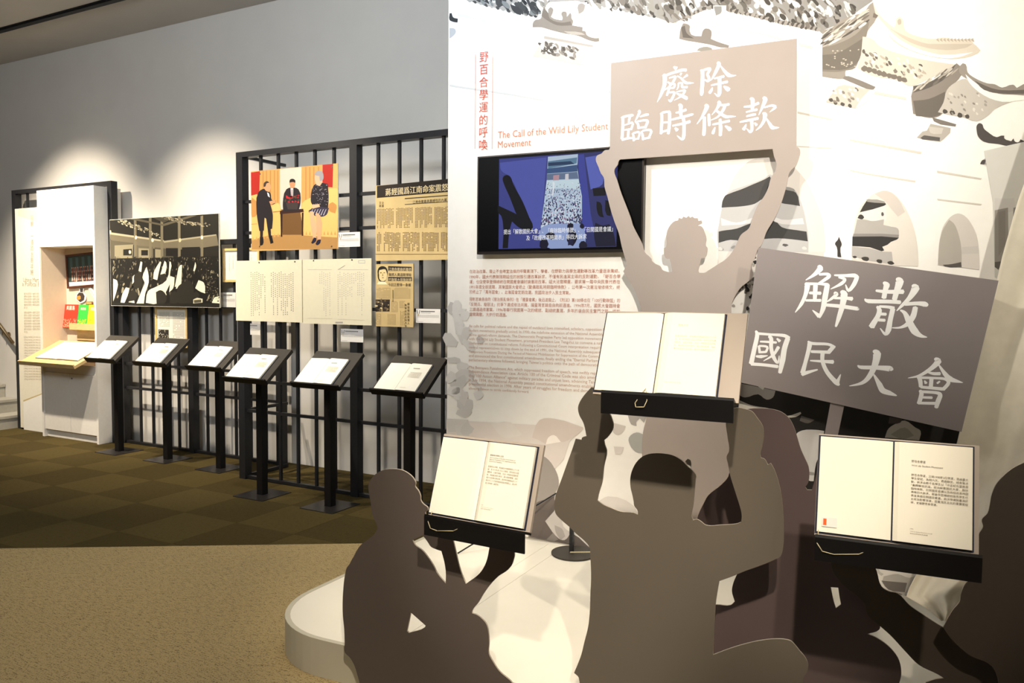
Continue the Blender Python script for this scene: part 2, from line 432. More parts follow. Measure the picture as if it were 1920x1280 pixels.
MB().box(x0 + .03, x1 - .03, yf + .03, yb - .02, .73, .83).build('drawer_front', m_white, cb)
xm = (x0 + x1) / 2
MB().box(x0 + .032, xm - .002, yf + .012, yf + .032, .085, .728).build('door', m_white, cb, bevel=.002)
d2 = MB().box(xm + .002, x1 - .032, yf + .012, yf + .032, .085, .728).build('door', m_white, cb, bevel=.002)
MB().tube((xm + .04, yf + .012, .68), (xm + .04, yf + .006, .68), .009, 12).build('lock', mat('nickel', (150, 145, 135), .3, .9), d2)
MB().box(x0 + .03, x1 - .03, yf + .04, yf + .06, .0, .08).build('plinth', m_white, cb)
# sloping desk
dpl = Plane((xm, 5.17, .985), 0, radians(64))
MB().slab(dpl, -.49, .49, -.29, .2, -.03, 0).build('desk_board', m_ply, cb)
MB().slab(dpl, -.49, .49, -.305, -.29, -.03, .018).build('desk_lip', m_ply, cb)
# niche shelf
MB().box(-8.5, -7.752, 5.35, 5.44, 1.2, 1.215).box(-8.5, -7.752, 5.345, 5.36, 1.2, 1.27).build('shelf', m_ply, cb)
MB().box(-8.46, -7.752, 5.41, 5.44, 1.08, 1.2).build('shelf_cleat', m_ply, cb)
BK = Plane((0, 5.437, 0))
# things in the niche
z1 = Z(0, 300, 4); z1b = Z(0, 560, 4)
fr = empty('framed_group_photo', BK.px(152, 500)); tag(fr, 'dark framed group photograph hanging tilted in the cabinet niche', 'picture')
q = [BK.uv(*p[:2]) for p in z1('515,722 700,698 700,925 520,960')]
c = sum(q) / 4 + np.array([.06, 0]); FP = Plane(BK.w(c[0], c[1], .012), 0, 0, radians(3))
w_, h_ = .30, .19
m_darkwood = mat('dark_red_wood', (80, 42, 26), .4, var=.2, scale=20, stretch=(1, 10, 10))
for a0, a1, b0, b1 in ((-w_, w_, h_ - .022, h_), (-w_, w_, -h_, -h_ + .022), (-w_, -w_ + .022, -h_ + .022, h_ - .022), (w_ - .022, w_, -h_ + .022, h_ - .022)):
    MB().slab(FP, a0, a1, b0, b1, -.01, .012).build('frame_side', m_darkwood, fr)
pr = Print(FP, .001); pr.uvpoly([(-.28, -.17), (.28, -.17), (.28, .17), (-.28, .17)], (52, 66, 62))
for k in range(5): pr.uvpoly([(-.24 + .11 * k, -.02), (-.19 + .11 * k, -.02), (-.19 + .11 * k, .15), (-.24 + .11 * k, .15)], (66, 92, 92))
for rr in range(4):
    for k in range(12):
        a = -.2 + .036 * k + random.uniform(-.006, .006); b = .03 - .045 * rr
        pr.uvpoly([(a - .014, b - .05), (a + .014, b - .05), (a + .01, b), (a - .01, b)], random.choice([(150, 96, 84), (120, 74, 70), (190, 170, 160), (88, 60, 62)]))
        pr.uvpoly([(a - .007, b), (a + .007, b), (a + .007, b + .014), (a - .007, b + .014)], (206, 160, 134))
pr.uvpoly([(-.27, -.17), (.27, -.17), (.27, -.13), (-.27, -.12)], (226, 218, 216))
pr.build('photo_print', fr)
def niche_shape(name, label, cat, outl, col, zz, extra=None):
    r = empty(name, BK.px(*[sum(v) / len(outl) for v in zip(*[p[:2] for p in outl])])); tag(r, label, cat)
    cutout('board', BK.moved(.006), [outl], .008, ink(col), r)
    p = Print(BK.moved(.006), .0045)
    if extra: extra(p); p.build('print', r, 'stuff')
    return r
niche_shape('ink_bottle_cutout', 'flat cut-out of a black ink bottle with orange label in the niche', 'cutout', z1('600,955 630,960 628,995 645,1020 640,1055 605,1075 570,1045 575,1005 592,990'), (236, 236, 232), 0,
    lambda p: (p.poly(z1('602,960 627,963 624,992 604,990'), (60, 52, 48)), p.poly(z1('596,992 625,996 638,1020 633,1050 605,1066 578,1042 582,1010'), (66, 56, 50)), p.blob(*z1('596,1030')[0], 4, 4, (226, 140, 60))))
niche_shape('ruler_cutout', 'flat cut-out of crossed white drawing strips at the niche edge', 'cutout', z1('665,965 680,950 740,1050 722,1062'), (240, 238, 230), 0, lambda p: p.poly(z1('672,968 678,962 730,1048 724,1052'), (196, 190, 178)))
niche_shape('eraser_cutout', 'small flat cut-out of a brown eraser in the niche', 'cutout', z1('645,1062 695,1060 696,1085 647,1087'), (126, 84, 54), 0, lambda p: p.rect(162.5, 566.5, 172, 569.5, (206, 180, 110)))
SB = Plane((0, 5.40, 0))
def booklet(label, xl, xr, cover, cover2, words, dy):
    pl = Plane(np.array([0, 5.385 - dy, 1.218]), 0, radians(8))
    a, b = pl.uv(xl, 600)[0], pl.uv(xr, 600)[0]
    r = empty('booklet', pl.w((a + b) / 2, 0)); tag(r, label, 'book')
    MB().slab(pl, a, b, 0, .262, -.008, -.001).build('pages', m_white, r)
    MB().slab(pl, a - .001, b + .001, -.001, .264, -.001, 0).slab(pl, a - .001, b + .001, -.001, .264, -.009, -.008).build('cover', ink(cover), r)
    p = Print(pl, .0004)
    for k in range(90):
        u, v = random.uniform(a + .01, b - .01), random.uniform(.008, .1) ** 1
        s = random.uniform(.004, .009)
        p.uvpoly([(u - s, v - s * .6), (u + s, v - s), (u + s * .7, v + s * .7), (u - s * .5, v + s)], cover2)
    k0 = len(p.mats); w = (b - a)
    p.mi((250, 246, 230))
    for i, ch in enumerate(words):
        vs, fs = glyphs(ch); kk = w * .2
        p.mb.add([pl.w(a + w * (.28 + .2 * i) + (x - .5) * kk, .205 + y * kk, .0009) for x, y in vs], fs, p.idx[(250, 246, 230)])
    p.build('cover_print', r, 'stuff')
booklet('bright red booklet standing on the niche shelf', 117, 144, (206, 62, 40), (240, 150, 120), '美麗島', 0)
booklet('bright green booklet standing beside the red booklet', 145.5, 163, (60, 190, 70), (190, 225, 60), '美麗島', 0)
booklet('yellow green booklet rightmost on the niche shelf', 163.8, 184, (222, 226, 40), (170, 190, 50), '美麗', .0)

# ------------------------------------------------------------------ left text panel
TP = Plane((0, 5.29, 0))
def board(name, label, cat, pl, a0, b0, a1, b1, m, thick=.01, group=None):
    r = empty(name, pl.w((a0 + a1) / 2, b0)); tag(r, label, cat, group)
    MB().slab(pl, a0, a1, b0, b1, -thick, 0).build('backing_board', m, r)
    return r
a0, a1 = TP.uv(33.5, 600)[0], -8.73
tp = board('text_panel', 'cream text panel with vertical title left of the cabinet', 'panel', TP, a0, .02, a1, 2.58, mat('cream_print', (232, 226, 206), .6, var=.02))
m_greytext = ink((168, 160, 140)); m_pale = ink((206, 196, 176))
pr = Print(TP); zt = Z(0, 300, 4)
pr.poly([(34, 404), (84, 421), (84, 393), (34, 392)], (222, 210, 186)); pr.poly([(44, 750), (84, 735), (84, 812), (45, 806)], (240, 238, 230)); pr.poly([(44, 750), (84, 735), (84, 737), (44, 753)], (200, 180, 130))  # the top corner band is shading painted into the panel
pr.build('print', tp, 'stuff')
tb = MB()
for i, ch in enumerate('解嚴．一道政治是非題'):
    char(tb, TP, ch, 60, 408 + i * 11.4, 10.5, wide=.85)
line(tb, TP, 'Lifting Martial Law', (44, 528), (92, 528)); line(tb, TP, 'a Political Battle', (42, 536), (88, 537))
tb.build('title_text', m_greytext, tp)
tb = MB()
y = 552
for n in (6, 8):
    for k in range(n): line(tb, TP, '解除戒嚴是一道政治是非題也是' if k < n - 1 else '民主', (43 + y * .004, y), (84 if k < n - 1 else 52, y), hpx=3.2); y += 5.2
    y += 4
for n in (9, 7):
    for k in range(n): line(tb, TP, 'Lifting martial law was a political', (45 + k * .1, y), (84, y)); y += 5.0
    y += 4
tb.build('body_text', m_pale, tp)['kind'] = 'stuff'

# ------------------------------------------------------------------ pictures on the frames
def pic(name, label, cat, y, tl, br, base, thick=.012, group=None):
    pl = Plane((0, y, 0)); a0, b1 = pl.uv(*tl); a1, b0 = pl.uv(*br)
    r = board(name, label, cat, pl, a0, b0, a1, b1, base, thick, group)
    return r, pl, a0, b0, a1, b1
m_foam = mat('foam_board', (232, 228, 214), .7, var=.02)
def clips(r, pl, pts):
    for x, y in pts:
        c = pl.px(x, y); MB().tube(c - pl.n * .012, c + pl.n * .002, .007, 8).build('clip', mat('nickel', (150, 145, 135), .3, .9), r)
# black and white crowd photograph
r, pl, a0, b0, a1, b1 = pic('crowd_photograph', 'large black and white photograph of a crowd raising arms in a hall', 'photograph', 5.29, (205, 412), (412.5, 577), m_foam)
pr = Print(pl, .0008, .00005); pr.clip = (a0 + .004, b0 + .004, a1 - .004, b1 - .004)
pr.uvpoly([(a0 + .004, b0 + .004), (a1 - .004, b0 + .004), (a1 - .004, b1 - .004), (a0 + .004, b1 - .004)], (38, 36, 30))
g = lambda t: z1(t)
pr.poly(g('820,540 1230,610 1625,560 1640,640 1500,660 1230,680 830,600'), (112, 104, 84)); pr.poly(g('820,540 1230,600 1230,612 820,556'), (176, 168, 140)); pr.poly(g('1230,606 1622,556 1622,566 1230,620'), (160, 152, 126))
pr.poly(g('820,600 1000,622 1000,735 830,740'), (92, 86, 70)); pr.poly(g('1020,640 1150,650 1150,735 1020,735'), (100, 94, 76)); pr.poly(g('1160,655 1300,670 1300,735 1160,735'), (80, 76, 62))
for t in ('860,640 1000,632 990,735 860,735', '1040,660 1130,665 1130,735 1040,735', '1165,668 1215,672 1215,735 1165,735'): pr.poly(g(t), (146, 138, 112)); 
for t in ('925,670 990,665 990,715 925,715', '1060,675 1110,675 1110,715 1060,715', '1245,660 1340,660 1340,720 1245,720', '1365,655 1500,650 1500,720 1365,725'): pr.poly(g(t), (34, 32, 28))
for x in (1015, 1128, 1215, 1345, 1515): pr.poly([(x / 4 - 2.6, 300 + 105), (x / 4 + 2.2, 300 + 104), (x / 4 + 2.6, 300 + 180), (x / 4 - 2.4, 300 + 182)], (118, 110, 88))
pr.poly(g('990,430 1220,480 1440,410 1480,415 1230,495 980,445'), (92, 86, 70)); pr.poly(g('1140,430 1330,420 1230,470'), (70, 66, 54))
for k in range(70):
    t = random.random(); x = 900 + 320 * t + random.uniform(-18, 18); y = 455 + 120 * t + random.uniform(-14, 14)
    pr.blob(x / 4, 300 + y / 4, 2.2 - t, 1.4 - .5 * t, (150, 142, 116) if k % 3 else (196, 188, 160), .6, 6)
for k in range(90):
    t = random.random(); x = 1230 + 330 * t + random.uniform(-20, 20); y = 425 + 85 * t - 60 * (t > .6) * (t - .6) + random.uniform(-14, 14)
    pr.blob(x / 4, 300 + y / 4, 1.8, 1.1, (120, 112, 92) if k % 3 else (166, 158, 132), .4, 6)
for x, y in ((826, 540), (1020, 580), (1145, 600), (1350, 600), (1515, 580), (975, 690)):
    pr.blob(x / 4, 300 + y / 4, 2.6, 4, (196, 186, 150), 0, 10, .1); pr.blob(x / 4, 300 + y / 4, 1.5, 2.6, (252, 248, 224), 0, 8, .1)
pr.poly(g('835,740 1640,720 1655,1075 860,1070'), (30, 28, 24))
for k in range(520):
    x = random.uniform(840, 1645); y = 730 + 300 * random.random() ** 1.8; s = .5 + (y - 730) / 260
    if random.random() < .55: pr.blob(x / 4, 300 + y / 4, s * random.uniform(.7, 1.5), s * random.uniform(1.6, 5), random.choice([(58, 54, 44), (84, 78, 64), (112, 104, 84), (150, 142, 116), (44, 41, 34)]), random.uniform(-.2, .35), 6, .4)
    else: pr.blob(x / 4, 300 + y / 4, s * random.uniform(.7, 1.3), s * random.uniform(.7, 1.3), random.choice([(22, 20, 16), (30, 28, 22), (52, 48, 38), (70, 64, 52)]), random.uniform(0, 3), 6, .3)
for t in ('1055,760 1068,765 1060,840 1040,830', '1100,800 1113,850 1115,920 1090,1000 1080,1075 1025,1075 1070,960 1085,920 1070,880', '1235,755 1248,770 1230,860 1200,870', '1200,760 1210,765 1190,850 1180,900 1150,890 1155,840',
          '1272,760 1282,765 1275,860 1282,900 1240,1000 1200,960 1150,960 1250,900', '1350,790 1366,785 1360,945 1312,950 1330,860', '1465,765 1472,790 1460,835 1450,830', '945,955 972,960 960,1010 935,1070 905,1068 920,1000', '1490,900 1530,920 1540,1000 1500,985 1465,960',
          '1095,1070 1110,985 1150,960 1230,965 1250,1010 1200,1040 1180,1075', '850,890 880,905 870,1000 850,1060', '1000,870 1025,850 1015,900 992,930', '1330,910 1345,960 1320,965', '1280,870 1310,880 1300,960 1270,990', '1590,1070 1610,1030 1645,1022 1650,1075', '965,1065 985,1045 1005,1050 1010,1072'):
    pr.poly(g(t), (244, 238, 208), True)
for t in ('1170,990 1205,975 1240,1000 1250,1050 1230,1075 1175,1075', '1280,1000 1310,980 1335,1000 1340,1060 1320,1075 1275,1075', '960,1005 1000,970 1030,1000 1020,1045 970,1060', '1010,860 1050,840 1070,880 1060,960 1010,960 1005,900', '1330,960 1370,920 1420,900 1450,940 1445,1075 1340,1078', '1200,860 1235,850 1250,890 1210,930', '1440,1000 1480,985 1500,1010 1480,1035 1445,1040'):
    pr.poly(g(t), (46, 43, 36), True)
for k in range(120):
    x = random.uniform(1540, 1645); y = random.uniform(820, 1060); pr.blob(x / 4, 300 + y / 4, random.uniform(.4, 1.6), random.uniform(.4, 1.6), random.choice([(36, 33, 28), (90, 84, 68), (140, 132, 108), (24, 22, 18)]), 0, 6)
pr.poly(g('1450,1045 1480,1032 1520,1040 1520,1068 1450,1075'), (214, 208, 180)); pr.poly(g('1455,1050 1510,1045 1510,1066 1458,1072'), (90, 84, 68))
pr.build('photo_print', r)
# wooden frames
def wood_frame(label, y, tl, br, fill):
    pl = Plane((0, y, 0)); a0, b1 = pl.uv(*tl); a1, b0 = pl.uv(*br); r = empty('wooden_frame', pl.w((a0 + a1) / 2, b0)); tag(r, label, 'picture frame')
    m = mat('pale_wood_frame', (222, 190, 126), .5, var=.1, scale=20, stretch=(1, 6, 6)); t = .022
    for q in ((a0, a1, b1 - t, b1), (a0, a1, b0, b0 + t), (a0, a0 + t, b0 + t, b1 - t), (a1 - t, a1, b0 + t, b1 - t)): MB().slab(pl, *q, -.018, 0).build('frame_side', m, r)
    MB().slab(pl, a0 + t, a1 - t, b0 + t, b1 - t, -.016, -.01).build('mount', m_foam, r)
    p = Print(pl.moved(-.01), .0004); fill(p, a0 + t, a1 - t, b0 + t, b1 - t); p.build('document_print', r)
    return r
def dashes(p, a0, a1, b0, b1, rows, cols, c, fill=.75, hv=.5, keep=.9):
    du, dv = (a1 - a0) / cols, (b1 - b0) / rows
    p.off += p.step
    for i in range(cols):
        for j in range(rows):
            if random.random() > keep: continue
            u, v = a0 + du * (i + .5), b0 + dv * (j + .5)
            p.uvpoly([(u - du * fill / 2, v - dv * hv / 2), (u + du * fill / 2, v - dv * hv / 2), (u + du * fill / 2, v + dv * hv / 2), (u - du * fill / 2, v + dv * hv / 2)], c, False)
def fill_a(p, a0, a1, b0, b1):
    w, h = a1 - a0, b1 - b0
    dashes(p, a0 + w * .08, a0 + w * .44, b0 + h * .5, b1 - h * .08, 12, 8, (176, 170, 156)); dashes(p, a0 + w * .54, a1 - w * .06, b0 + h * .2, b1 - h * .08, 18, 8, (180, 174, 160))
    p.uvpoly([(a0 + w * .04, b0 + h * .08), (a0 + w * .4, b0 + h * .08), (a0 + w * .4, b0 + h * .42), (a0 + w * .04, b0 + h * .42)], (48, 44, 38))
    for k in range(30): u, v = a0 + w * random.uniform(.06, .38), b0 + h * random.uniform(.1, .4); p.uvpoly([(u - .004, v - .004), (u + .004, v - .003), (u + .003, v + .005), (u - .004, v + .004)], (200, 192, 170))
    p.uvpoly([(a0 + w * .58, b0 + h * .06), (a1 - w * .08, b0 + h * .06), (a1 - w * .08, b0 + h * .11), (a0 + w * .58, b0 + h * .11)], (206, 130, 124))
def fill_b(p, a0, a1, b0, b1):
    w, h = a1 - a0, b1 - b0
    for i in range(7): dashes(p, a0 + w * (.12 + .11 * i), a0 + w * (.16 + .11 * i), b0 + h * (.3 + .05 * (i % 3)), b1 - h * .15, 14, 1, (190, 184, 172))
wood_frame('pale wooden frame with a clipping, below the crowd photograph', 5.348, (290, 575), (351, 652), fill_a)
wood_frame('pale wooden frame with a handwritten letter beside the tall frame post', 5.348, (417, 466), (486, 528.5), fill_b)
# caption cards
def emblem_card(label, y, tl, br, grey=False, seed=0):
    r, pl, a0, b0, a1, b1 = pic('caption_card', label, 'card', y, tl, br, m_white, .004)
    w, h = a1 - a0, b1 - b0; p = Print(pl, .0006)
    if grey: p.uvpoly([(a0, b0 + h * .5), (a0 + w * .4, b0 + h * .58), (a0 + w * .7, b0 + h * .5), (a1, b0 + h * .45), (a1, b1), (a0, b1)], (170, 170, 172))
    # bracket-shaped line emblem with a gold foot, top left
    cx, cy = a0 + w * .1, b1 - h * .28
    for s in (-1, 1): p.uvpoly([(cx + s * .016, cy + .02), (cx + s * .011, cy + .02), (cx + s * .004, cy - .012), (cx + s * .010, cy - .006)], (60, 56, 52))
    p.uvpoly([(cx - .006, cy - .012), (cx + .006, cy - .012), (cx + .003, cy - .024), (cx - .003, cy - .024)], (196, 166, 96))
    dashes(p, a0 + w * .2, a0 + w * .78, b1 - h * .22, b1 - h * .14, 1, 12, (60, 58, 56), .8, .9, 1); dashes(p, a0 + w * .2, a0 + w * .62, b1 - h * .31, b1 - h * .27, 1, 20, (150, 148, 144), .7, .8, 1)
    dashes(p, a0 + w * .06, a0 + w * .95, b0 + h * .38, b0 + h * .58, 3, 30, (168, 166, 162), .7, .45, 1); dashes(p, a0 + w * .05, a0 + w * .3, b0 + h * .06, b0 + h * .1, 1, 12, (170, 170, 170), .7, .8, 1)
    p.build('caption_print', r, 'stuff')
emblem_card('white caption card right below the crowd photograph corner', 5.363, (414, 548), (442, 576))
emblem_card('white caption card right of the colour photograph', 4.80, (634.5, 436), (675, 462))
emblem_card('grey topped caption card below the two document sheets', 4.80, (639, 616), (681, 642), True)
emblem_card('white caption card right of the small newspaper', 4.823, (780, 578.5), (825.5, 606))
emblem_card('grey paper card behind the bars beside the tall frame post', 5.362, (463, 606), (488, 628), True)
# colour photograph
r, pl, a0, b0, a1, b1 = pic('colour_photograph', 'large colour photograph of three people seated in yellow armchairs', 'photograph', 4.795, (470.5, 321.5), (634, 466), m_foam)
pr = Print(pl, .0008, .00008); pr.clip = (a0, b0, a1, b1); z3 = Z(400, 220, 4); g = z3
pr.uvpoly([(a0, b0), (a1, b0), (a1, b1), (a0, b1)], (214, 164, 98))
pr.poly(g('272,415 350,403 345,590 272,590'), (176, 38, 26)); pr.poly(g('350,400 500,388 500,700 350,640'), (206, 154, 86)); pr.poly(g('820,355 900,348 895,525 820,520'), (168, 34, 24)); pr.poly(g('900,348 942,344 935,560 895,525'), (226, 164, 96))
for x in (370, 395, 425, 455, 480, 690, 715, 745, 775, 800): pr.poly(g('%d,398 %d,397 %d,640 %d,640' % (x, x + 8, x + 8, x)), (184, 130, 68))
pr.poly(g('500,388 662,372 660,700 500,700'), (206, 196, 178)); pr.poly(g('662,372 820,356 815,620 662,640'), (206, 150, 82), up=False)
for x in (690, 720, 750, 785): pr.poly(g('%d,372 %d,371 %d,640 %d,640' % (x, x + 9, x + 9, x)), (182, 126, 66))
pr.poly(g('272,830 940,830 930,985 280,990'), (176, 132, 76)); pr.poly(g('505,690 675,690 665,880 520,880'), (112, 78, 40))
pr.poly(g('272,590 330,575 345,640 440,660 480,640 503,660 505,880 400,890 275,925'), (232, 180, 104), True); pr.poly(g('290,600 330,640 320,740 290,750 280,680'), (190, 134, 70), True)
pr.poly(g('670,640 735,600 760,640 860,540 925,530 938,560 930,900 680,885'), (234, 182, 106), True); pr.poly(g('870,650 895,635 925,660 915,720 870,700'), (190, 134, 70), True)
for k in range(9): x = 690 + k * 27; pr.poly(g('%d,880 %d,850 %d,882' % (x, x + 8, x + 16)), (200, 150, 82))
for k in range(8): x = 290 + k * 27; pr.poly(g('%d,%d %d,%d %d,%d' % (x, 922 - k * 4, x + 8, 895 - k * 4, x + 16, 922 - k * 4)), (204, 152, 84))
blk = (34, 28, 32)
pr.poly(g('500,700 675,685 680,710 500,725'), (52, 26, 20)); pr.poly(g('503,720 520,722 518,895 508,895'), (44, 22, 18)); pr.poly(g('664,715 678,712 674,888 664,888'), (44, 22, 18))
pr.poly(g('548,540 590,525 640,540 655,640 640,700 525,705 522,640'), blk, True); pr.poly(g('580,530 600,530 598,590 585,590'), (236, 232, 228)); pr.poly(g('588,540 594,540 593,590 587,590'), (130, 30, 30))
pr.poly(g('572,480 592,465 612,475 614,510 600,532 580,530'), (198, 138, 96), True); pr.poly(g('572,490 575,468 595,460 615,472 614,492 600,484'), (24, 18, 18), True)
for k in range(26): x, y = random.uniform(540, 640), random.uniform(585, 640); pr.blob(400 + x / 4, 220 + y / 4, 2, 1.8, random.choice([(190, 30, 36), (150, 20, 28), (70, 60, 40)]), 0, 6)
pr.poly(g('545,640 640,640 630,690 560,690'), (60, 50, 48), True)
pr.poly(g('340,560 390,535 430,570 440,620 470,625 465,645 430,655 442,700 448,740 442,835 414,842 402,765 385,752 380,850 346,852 328,740 325,700'), blk, True)
pr.poly(g('440,668 482,645 502,668 500,700 448,706'), (240, 190, 116), True); pr.poly(g('446,706 500,700 500,708 447,714'), (176, 124, 66)); pr.poly(g('272,800 330,796 330,800 272,806'), (190, 136, 74))
pr.poly(g('380,500 400,482 425,495 430,540 415,560 390,545'), (214, 154, 110), True); pr.poly(g('378,520 382,490 405,478 422,490 400,496 390,520'), (60, 48, 40), True)
pr.poly(g('405,562 418,570 425,600 410,590'), (240, 236, 232)); pr.poly(g('350,895 375,895 372,955 350,962'), (20, 16, 18), True); pr.poly(g('415,885 440,885 452,940 430,948'), (20, 16, 18), True); pr.poly(g('420,630 465,618 470,640 430,655'), (212, 150, 106), True)
pr.poly(g('395,745 425,745 435,890 415,890'), blk); pr.poly(g('350,760 378,760 372,900 352,900'), blk)
pr.poly(g('755,510 800,490 860,500 866,600 862,680 800,675 740,650 732,600'), (32, 26, 34), True)
for k in range(60): x, y = random.uniform(745, 860), random.uniform(505, 665); pr.blob(400 + x / 4, 220 + y / 4, .5, .5, (196, 190, 196), 0, 5)
pr.poly(g('762,440 780,425 810,430 820,480 800,515 775,505 765,480'), (220, 168, 136), True); pr.poly(g('760,425 780,402 815,405 828,440 822,470 800,478 795,440 770,435'), (150, 146, 148), True)
pr.poly(g('715,700 760,672 868,680 850,730 810,745 720,715'), (52, 46, 64), True)
for k in range(6): x = 745 + k * 20; pr.poly(g('%d,690 %d,688 %d,735 %d,732' % (x, x + 4, x - 16, x - 20)), (196, 192, 200))
pr.poly(g('740,655 795,650 800,670 745,685'), (226, 172, 134), True); pr.poly(g('722,705 750,705 770,900 750,910 735,830'), (228, 168, 128), True); pr.poly(g('770,710 805,740 808,915 785,920 775,830'), (222, 160, 120), True)
pr.poly(g('735,940 755,900 775,905 770,930 745,948'), (30, 26, 48), True); pr.poly(g('768,950 785,918 808,915 800,945 780,958'), (30, 26, 48), True)
pr.build('photo_print', r); clips(r, pl, [(488, 326), (623, 313), (487, 462), (622, 462)])
# document sheets
m_doc = mat('document_paper', (222, 214, 186), .7, var=.015)
for lab, tl, br, cols in (('left document sheet with two dotted blocks of vertical writing', (441.5, 489), (566.5, 604.5), [(471, 498), (509, 552)]), ('right document sheet with a faint table of vertical writing', (567.5, 486.5), (696.5, 610), [(600, 622), (634, 684)])):
    r, pl, a0, b0, a1, b1 = pic('document_sheet', lab, 'document', 4.80, tl, br, m_doc, .01)
    p = Print(pl, .0008)
    for q0, q1 in cols:
        xx = q0
        while xx < q1:
            t, b = pl.uv(xx, 507)[1] - random.uniform(0, .03), pl.uv(xx, 594)[1] + random.choice([0, 0, .04, .15, .25])
            u = pl.uv(xx, 550)[0]; n = int((t - b) / .0175)
            dashes(p, u - .004, u + .004, t - n * .0175, t, n, 1, (122, 112, 98) if 'left' in lab else (186, 178, 160), .8, .5, .93); xx += 3.7
    if 'right' in lab:
        for q in (('577,505 623,505', 0), ('577,596 623,597', 0), ('633,505 690,505', 0), ('633,598 684,600', 0)):
            (x0_, y0_), (x1_, y1_) = [tuple(float(c) for c in s.split(',')) for s in q[0].split()]
            p.poly([(x0_, y0_), (x1_, y1_), (x1_, y1_ + .5), (x0_, y0_ + .5)], (196, 188, 168))
        p.poly([(634, 505), (647, 497), (647.4, 497.6), (634.4, 505.6)], (150, 142, 128)); p.rect(629, 603, 643, 606, (168, 160, 150))
        for q in ((672, 488, 684.5, 488.6), (672, 492.6, 684.5, 493.2), (672, 488, 672.6, 493), (684, 488, 684.6, 493)): p.rect(*q, (160, 164, 176))
    p.build('document_print', r, 'stuff'); clips(r, pl, [(486, 492), (553, 490.5)] if 'left' in lab else [(588, 488.6), (660, 487)])
# newspapers
m_news = mat('aged_newsprint', (204, 178, 124), .8, var=.07, scale=6)
m_ink = ink((46, 36, 24)); m_paperlight = ink((222, 202, 158))
r, pl, a0, b0, a1, b1 = pic('newspaper_page', 'large aged newspaper page with a black headline band', 'newspaper', 4.80, (704, 348), (872, 486), m_news, .01)
p = Print(pl, .0008)
p.poly([(707, 348.5), (872, 332), (872, 357), (707, 371)], (38, 30, 22))
p.poly([(759, 371.4), (872, 363), (872, 364.6), (759, 373.2)], (60, 48, 32)); p.poly([(759, 382.6), (872, 375.5), (872, 376.5), (759, 383.8)], (60, 48, 32))
k = 0
for (t, b, n) in ((390, 428, 9), (434, 471, 9)):
    xx = 708
    while xx < 872:
        dy = (xx - 708) * -.03 if t < 400 else 0
        u = pl.uv(xx, 400)[0]; v1 = pl.uv(xx, t + dy + random.uniform(0, 2))[1]; v0 = pl.uv(xx, b + dy * .5 - random.choice([0, 0, 0, 6, 14]))[1]
        dashes(p, u - .006, u + .006, v0, v1, max(2, int((v1 - v0) / .0105)), 1, (124, 100, 64), .8, .55, .95)
        xx += 2.9; k += 1
        if k % 11 == 0: xx += 4
p.poly([(704, 476), (872, 476), (872, 476.6), (704, 476.7)], (90, 72, 46))
p.build('column_print', r, 'stuff')
tb = MB(); line(tb, pl, '蔣經國爲江南命案震怒', (723, 366), (840, 356.5), bold=.03, hpx=10.5); tb.build('headline', m_paperlight, r)
tb = MB(); line(tb, pl, '江南命案最具震撼性的內幕', (774, 381.5), (838, 377)); line(tb, pl, '────', (763, 379), (774, 378.4))
for i, ch in enumerate('文圖'): char(tb, pl, ch, 713, 380 + i * 6, 5)
for i, ch in enumerate('企劃'): char(tb, pl, ch, 718, 380 + i * 6, 5)
tb.build('subheading', m_ink, r)
r, pl, a0, b0, a1, b1 = pic('newspaper_clipping', 'small aged newspaper clipping with a portrait and banded headlines', 'newspaper', 4.80, (704.5, 495), (775, 613.5), m_news, .01)
p = Print(pl, .0008); z4 = Z(400, 460, 4)
p.poly(z4('1225,150 1310,152 1308,295 1225,292'), (206, 186, 132)); p.poly(z4('1232,190 1250,160 1285,158 1305,180 1308,230 1300,200 1290,180 1245,185 1240,240'), (34, 28, 22), True)
p.poly(z4('1245,185 1290,178 1302,210 1298,245 1275,270 1250,262 1240,225'), (226, 204, 150), True); p.poly(z4('1235,190 1243,215 1246,250 1262,266 1290,262 1303,240 1306,215 1300,250 1280,275 1250,270 1234,240'), (44, 34, 24), True)
for x in (1257, 1283): p.blob(400 + x / 4, 460 + 205 / 4, 2, .7, (40, 32, 24), 0, 6)
p.blob(400 + 1270 / 4, 460 + 242 / 4, 2, .6, (80, 58, 40), 0, 6); p.poly(z4('1270,205 1276,228 1266,230'), (150, 124, 84))
p.poly(z4('1240,270 1290,272 1305,293 1228,292'), (240, 228, 186))
p.poly(z4('1312,155 1488,160 1488,192 1312,190'), (40, 32, 26)); p.poly(z4('1312,236 1490,238 1490,268 1312,266'), (40, 32, 26))
p.poly(z4('1218,405 1325,405 1322,495 1218,495'), (54, 44, 34))
for k in range(26): x, y = random.uniform(1222, 1320), random.uniform(410, 490); p.blob(400 + x / 4, 460 + y / 4, random.uniform(.8, 3), random.uniform(.8, 3), random.choice([(170, 148, 106), (110, 92, 66), (30, 24, 20), (214, 194, 146)]), 0, 7)
for bx in ((1222, 315, 1330, 400), (1355, 315, 1480, 400), (1335, 415, 1385, 500), (1395, 415, 1440, 470), (1218, 510, 1260, 595), (1305, 515, 1370, 595), (1400, 490, 1440, 600)):
    q0, q1 = pl.uv(400 + bx[0] / 4, 460 + bx[3] / 4), pl.uv(400 + bx[2] / 4, 460 + bx[1] / 4)
    dashes(p, q0[0], q1[0], q0[1], q1[1], max(4, int((q1[1] - q0[1]) / .009)), max(3, int((q1[0] - q0[0]) / .011)), (150, 128, 88), .5, .55, .9)
p.build('clipping_print', r, 'stuff')
tb = MB(); line(tb, pl, '江南命案曲折離奇', (729, 507), (771.5, 507.5)); line(tb, pl, '竹聯幫大哥陳啟禮', (729, 526.5), (771.5, 527)); tb.build('reversed_headline', m_paperlight, r)
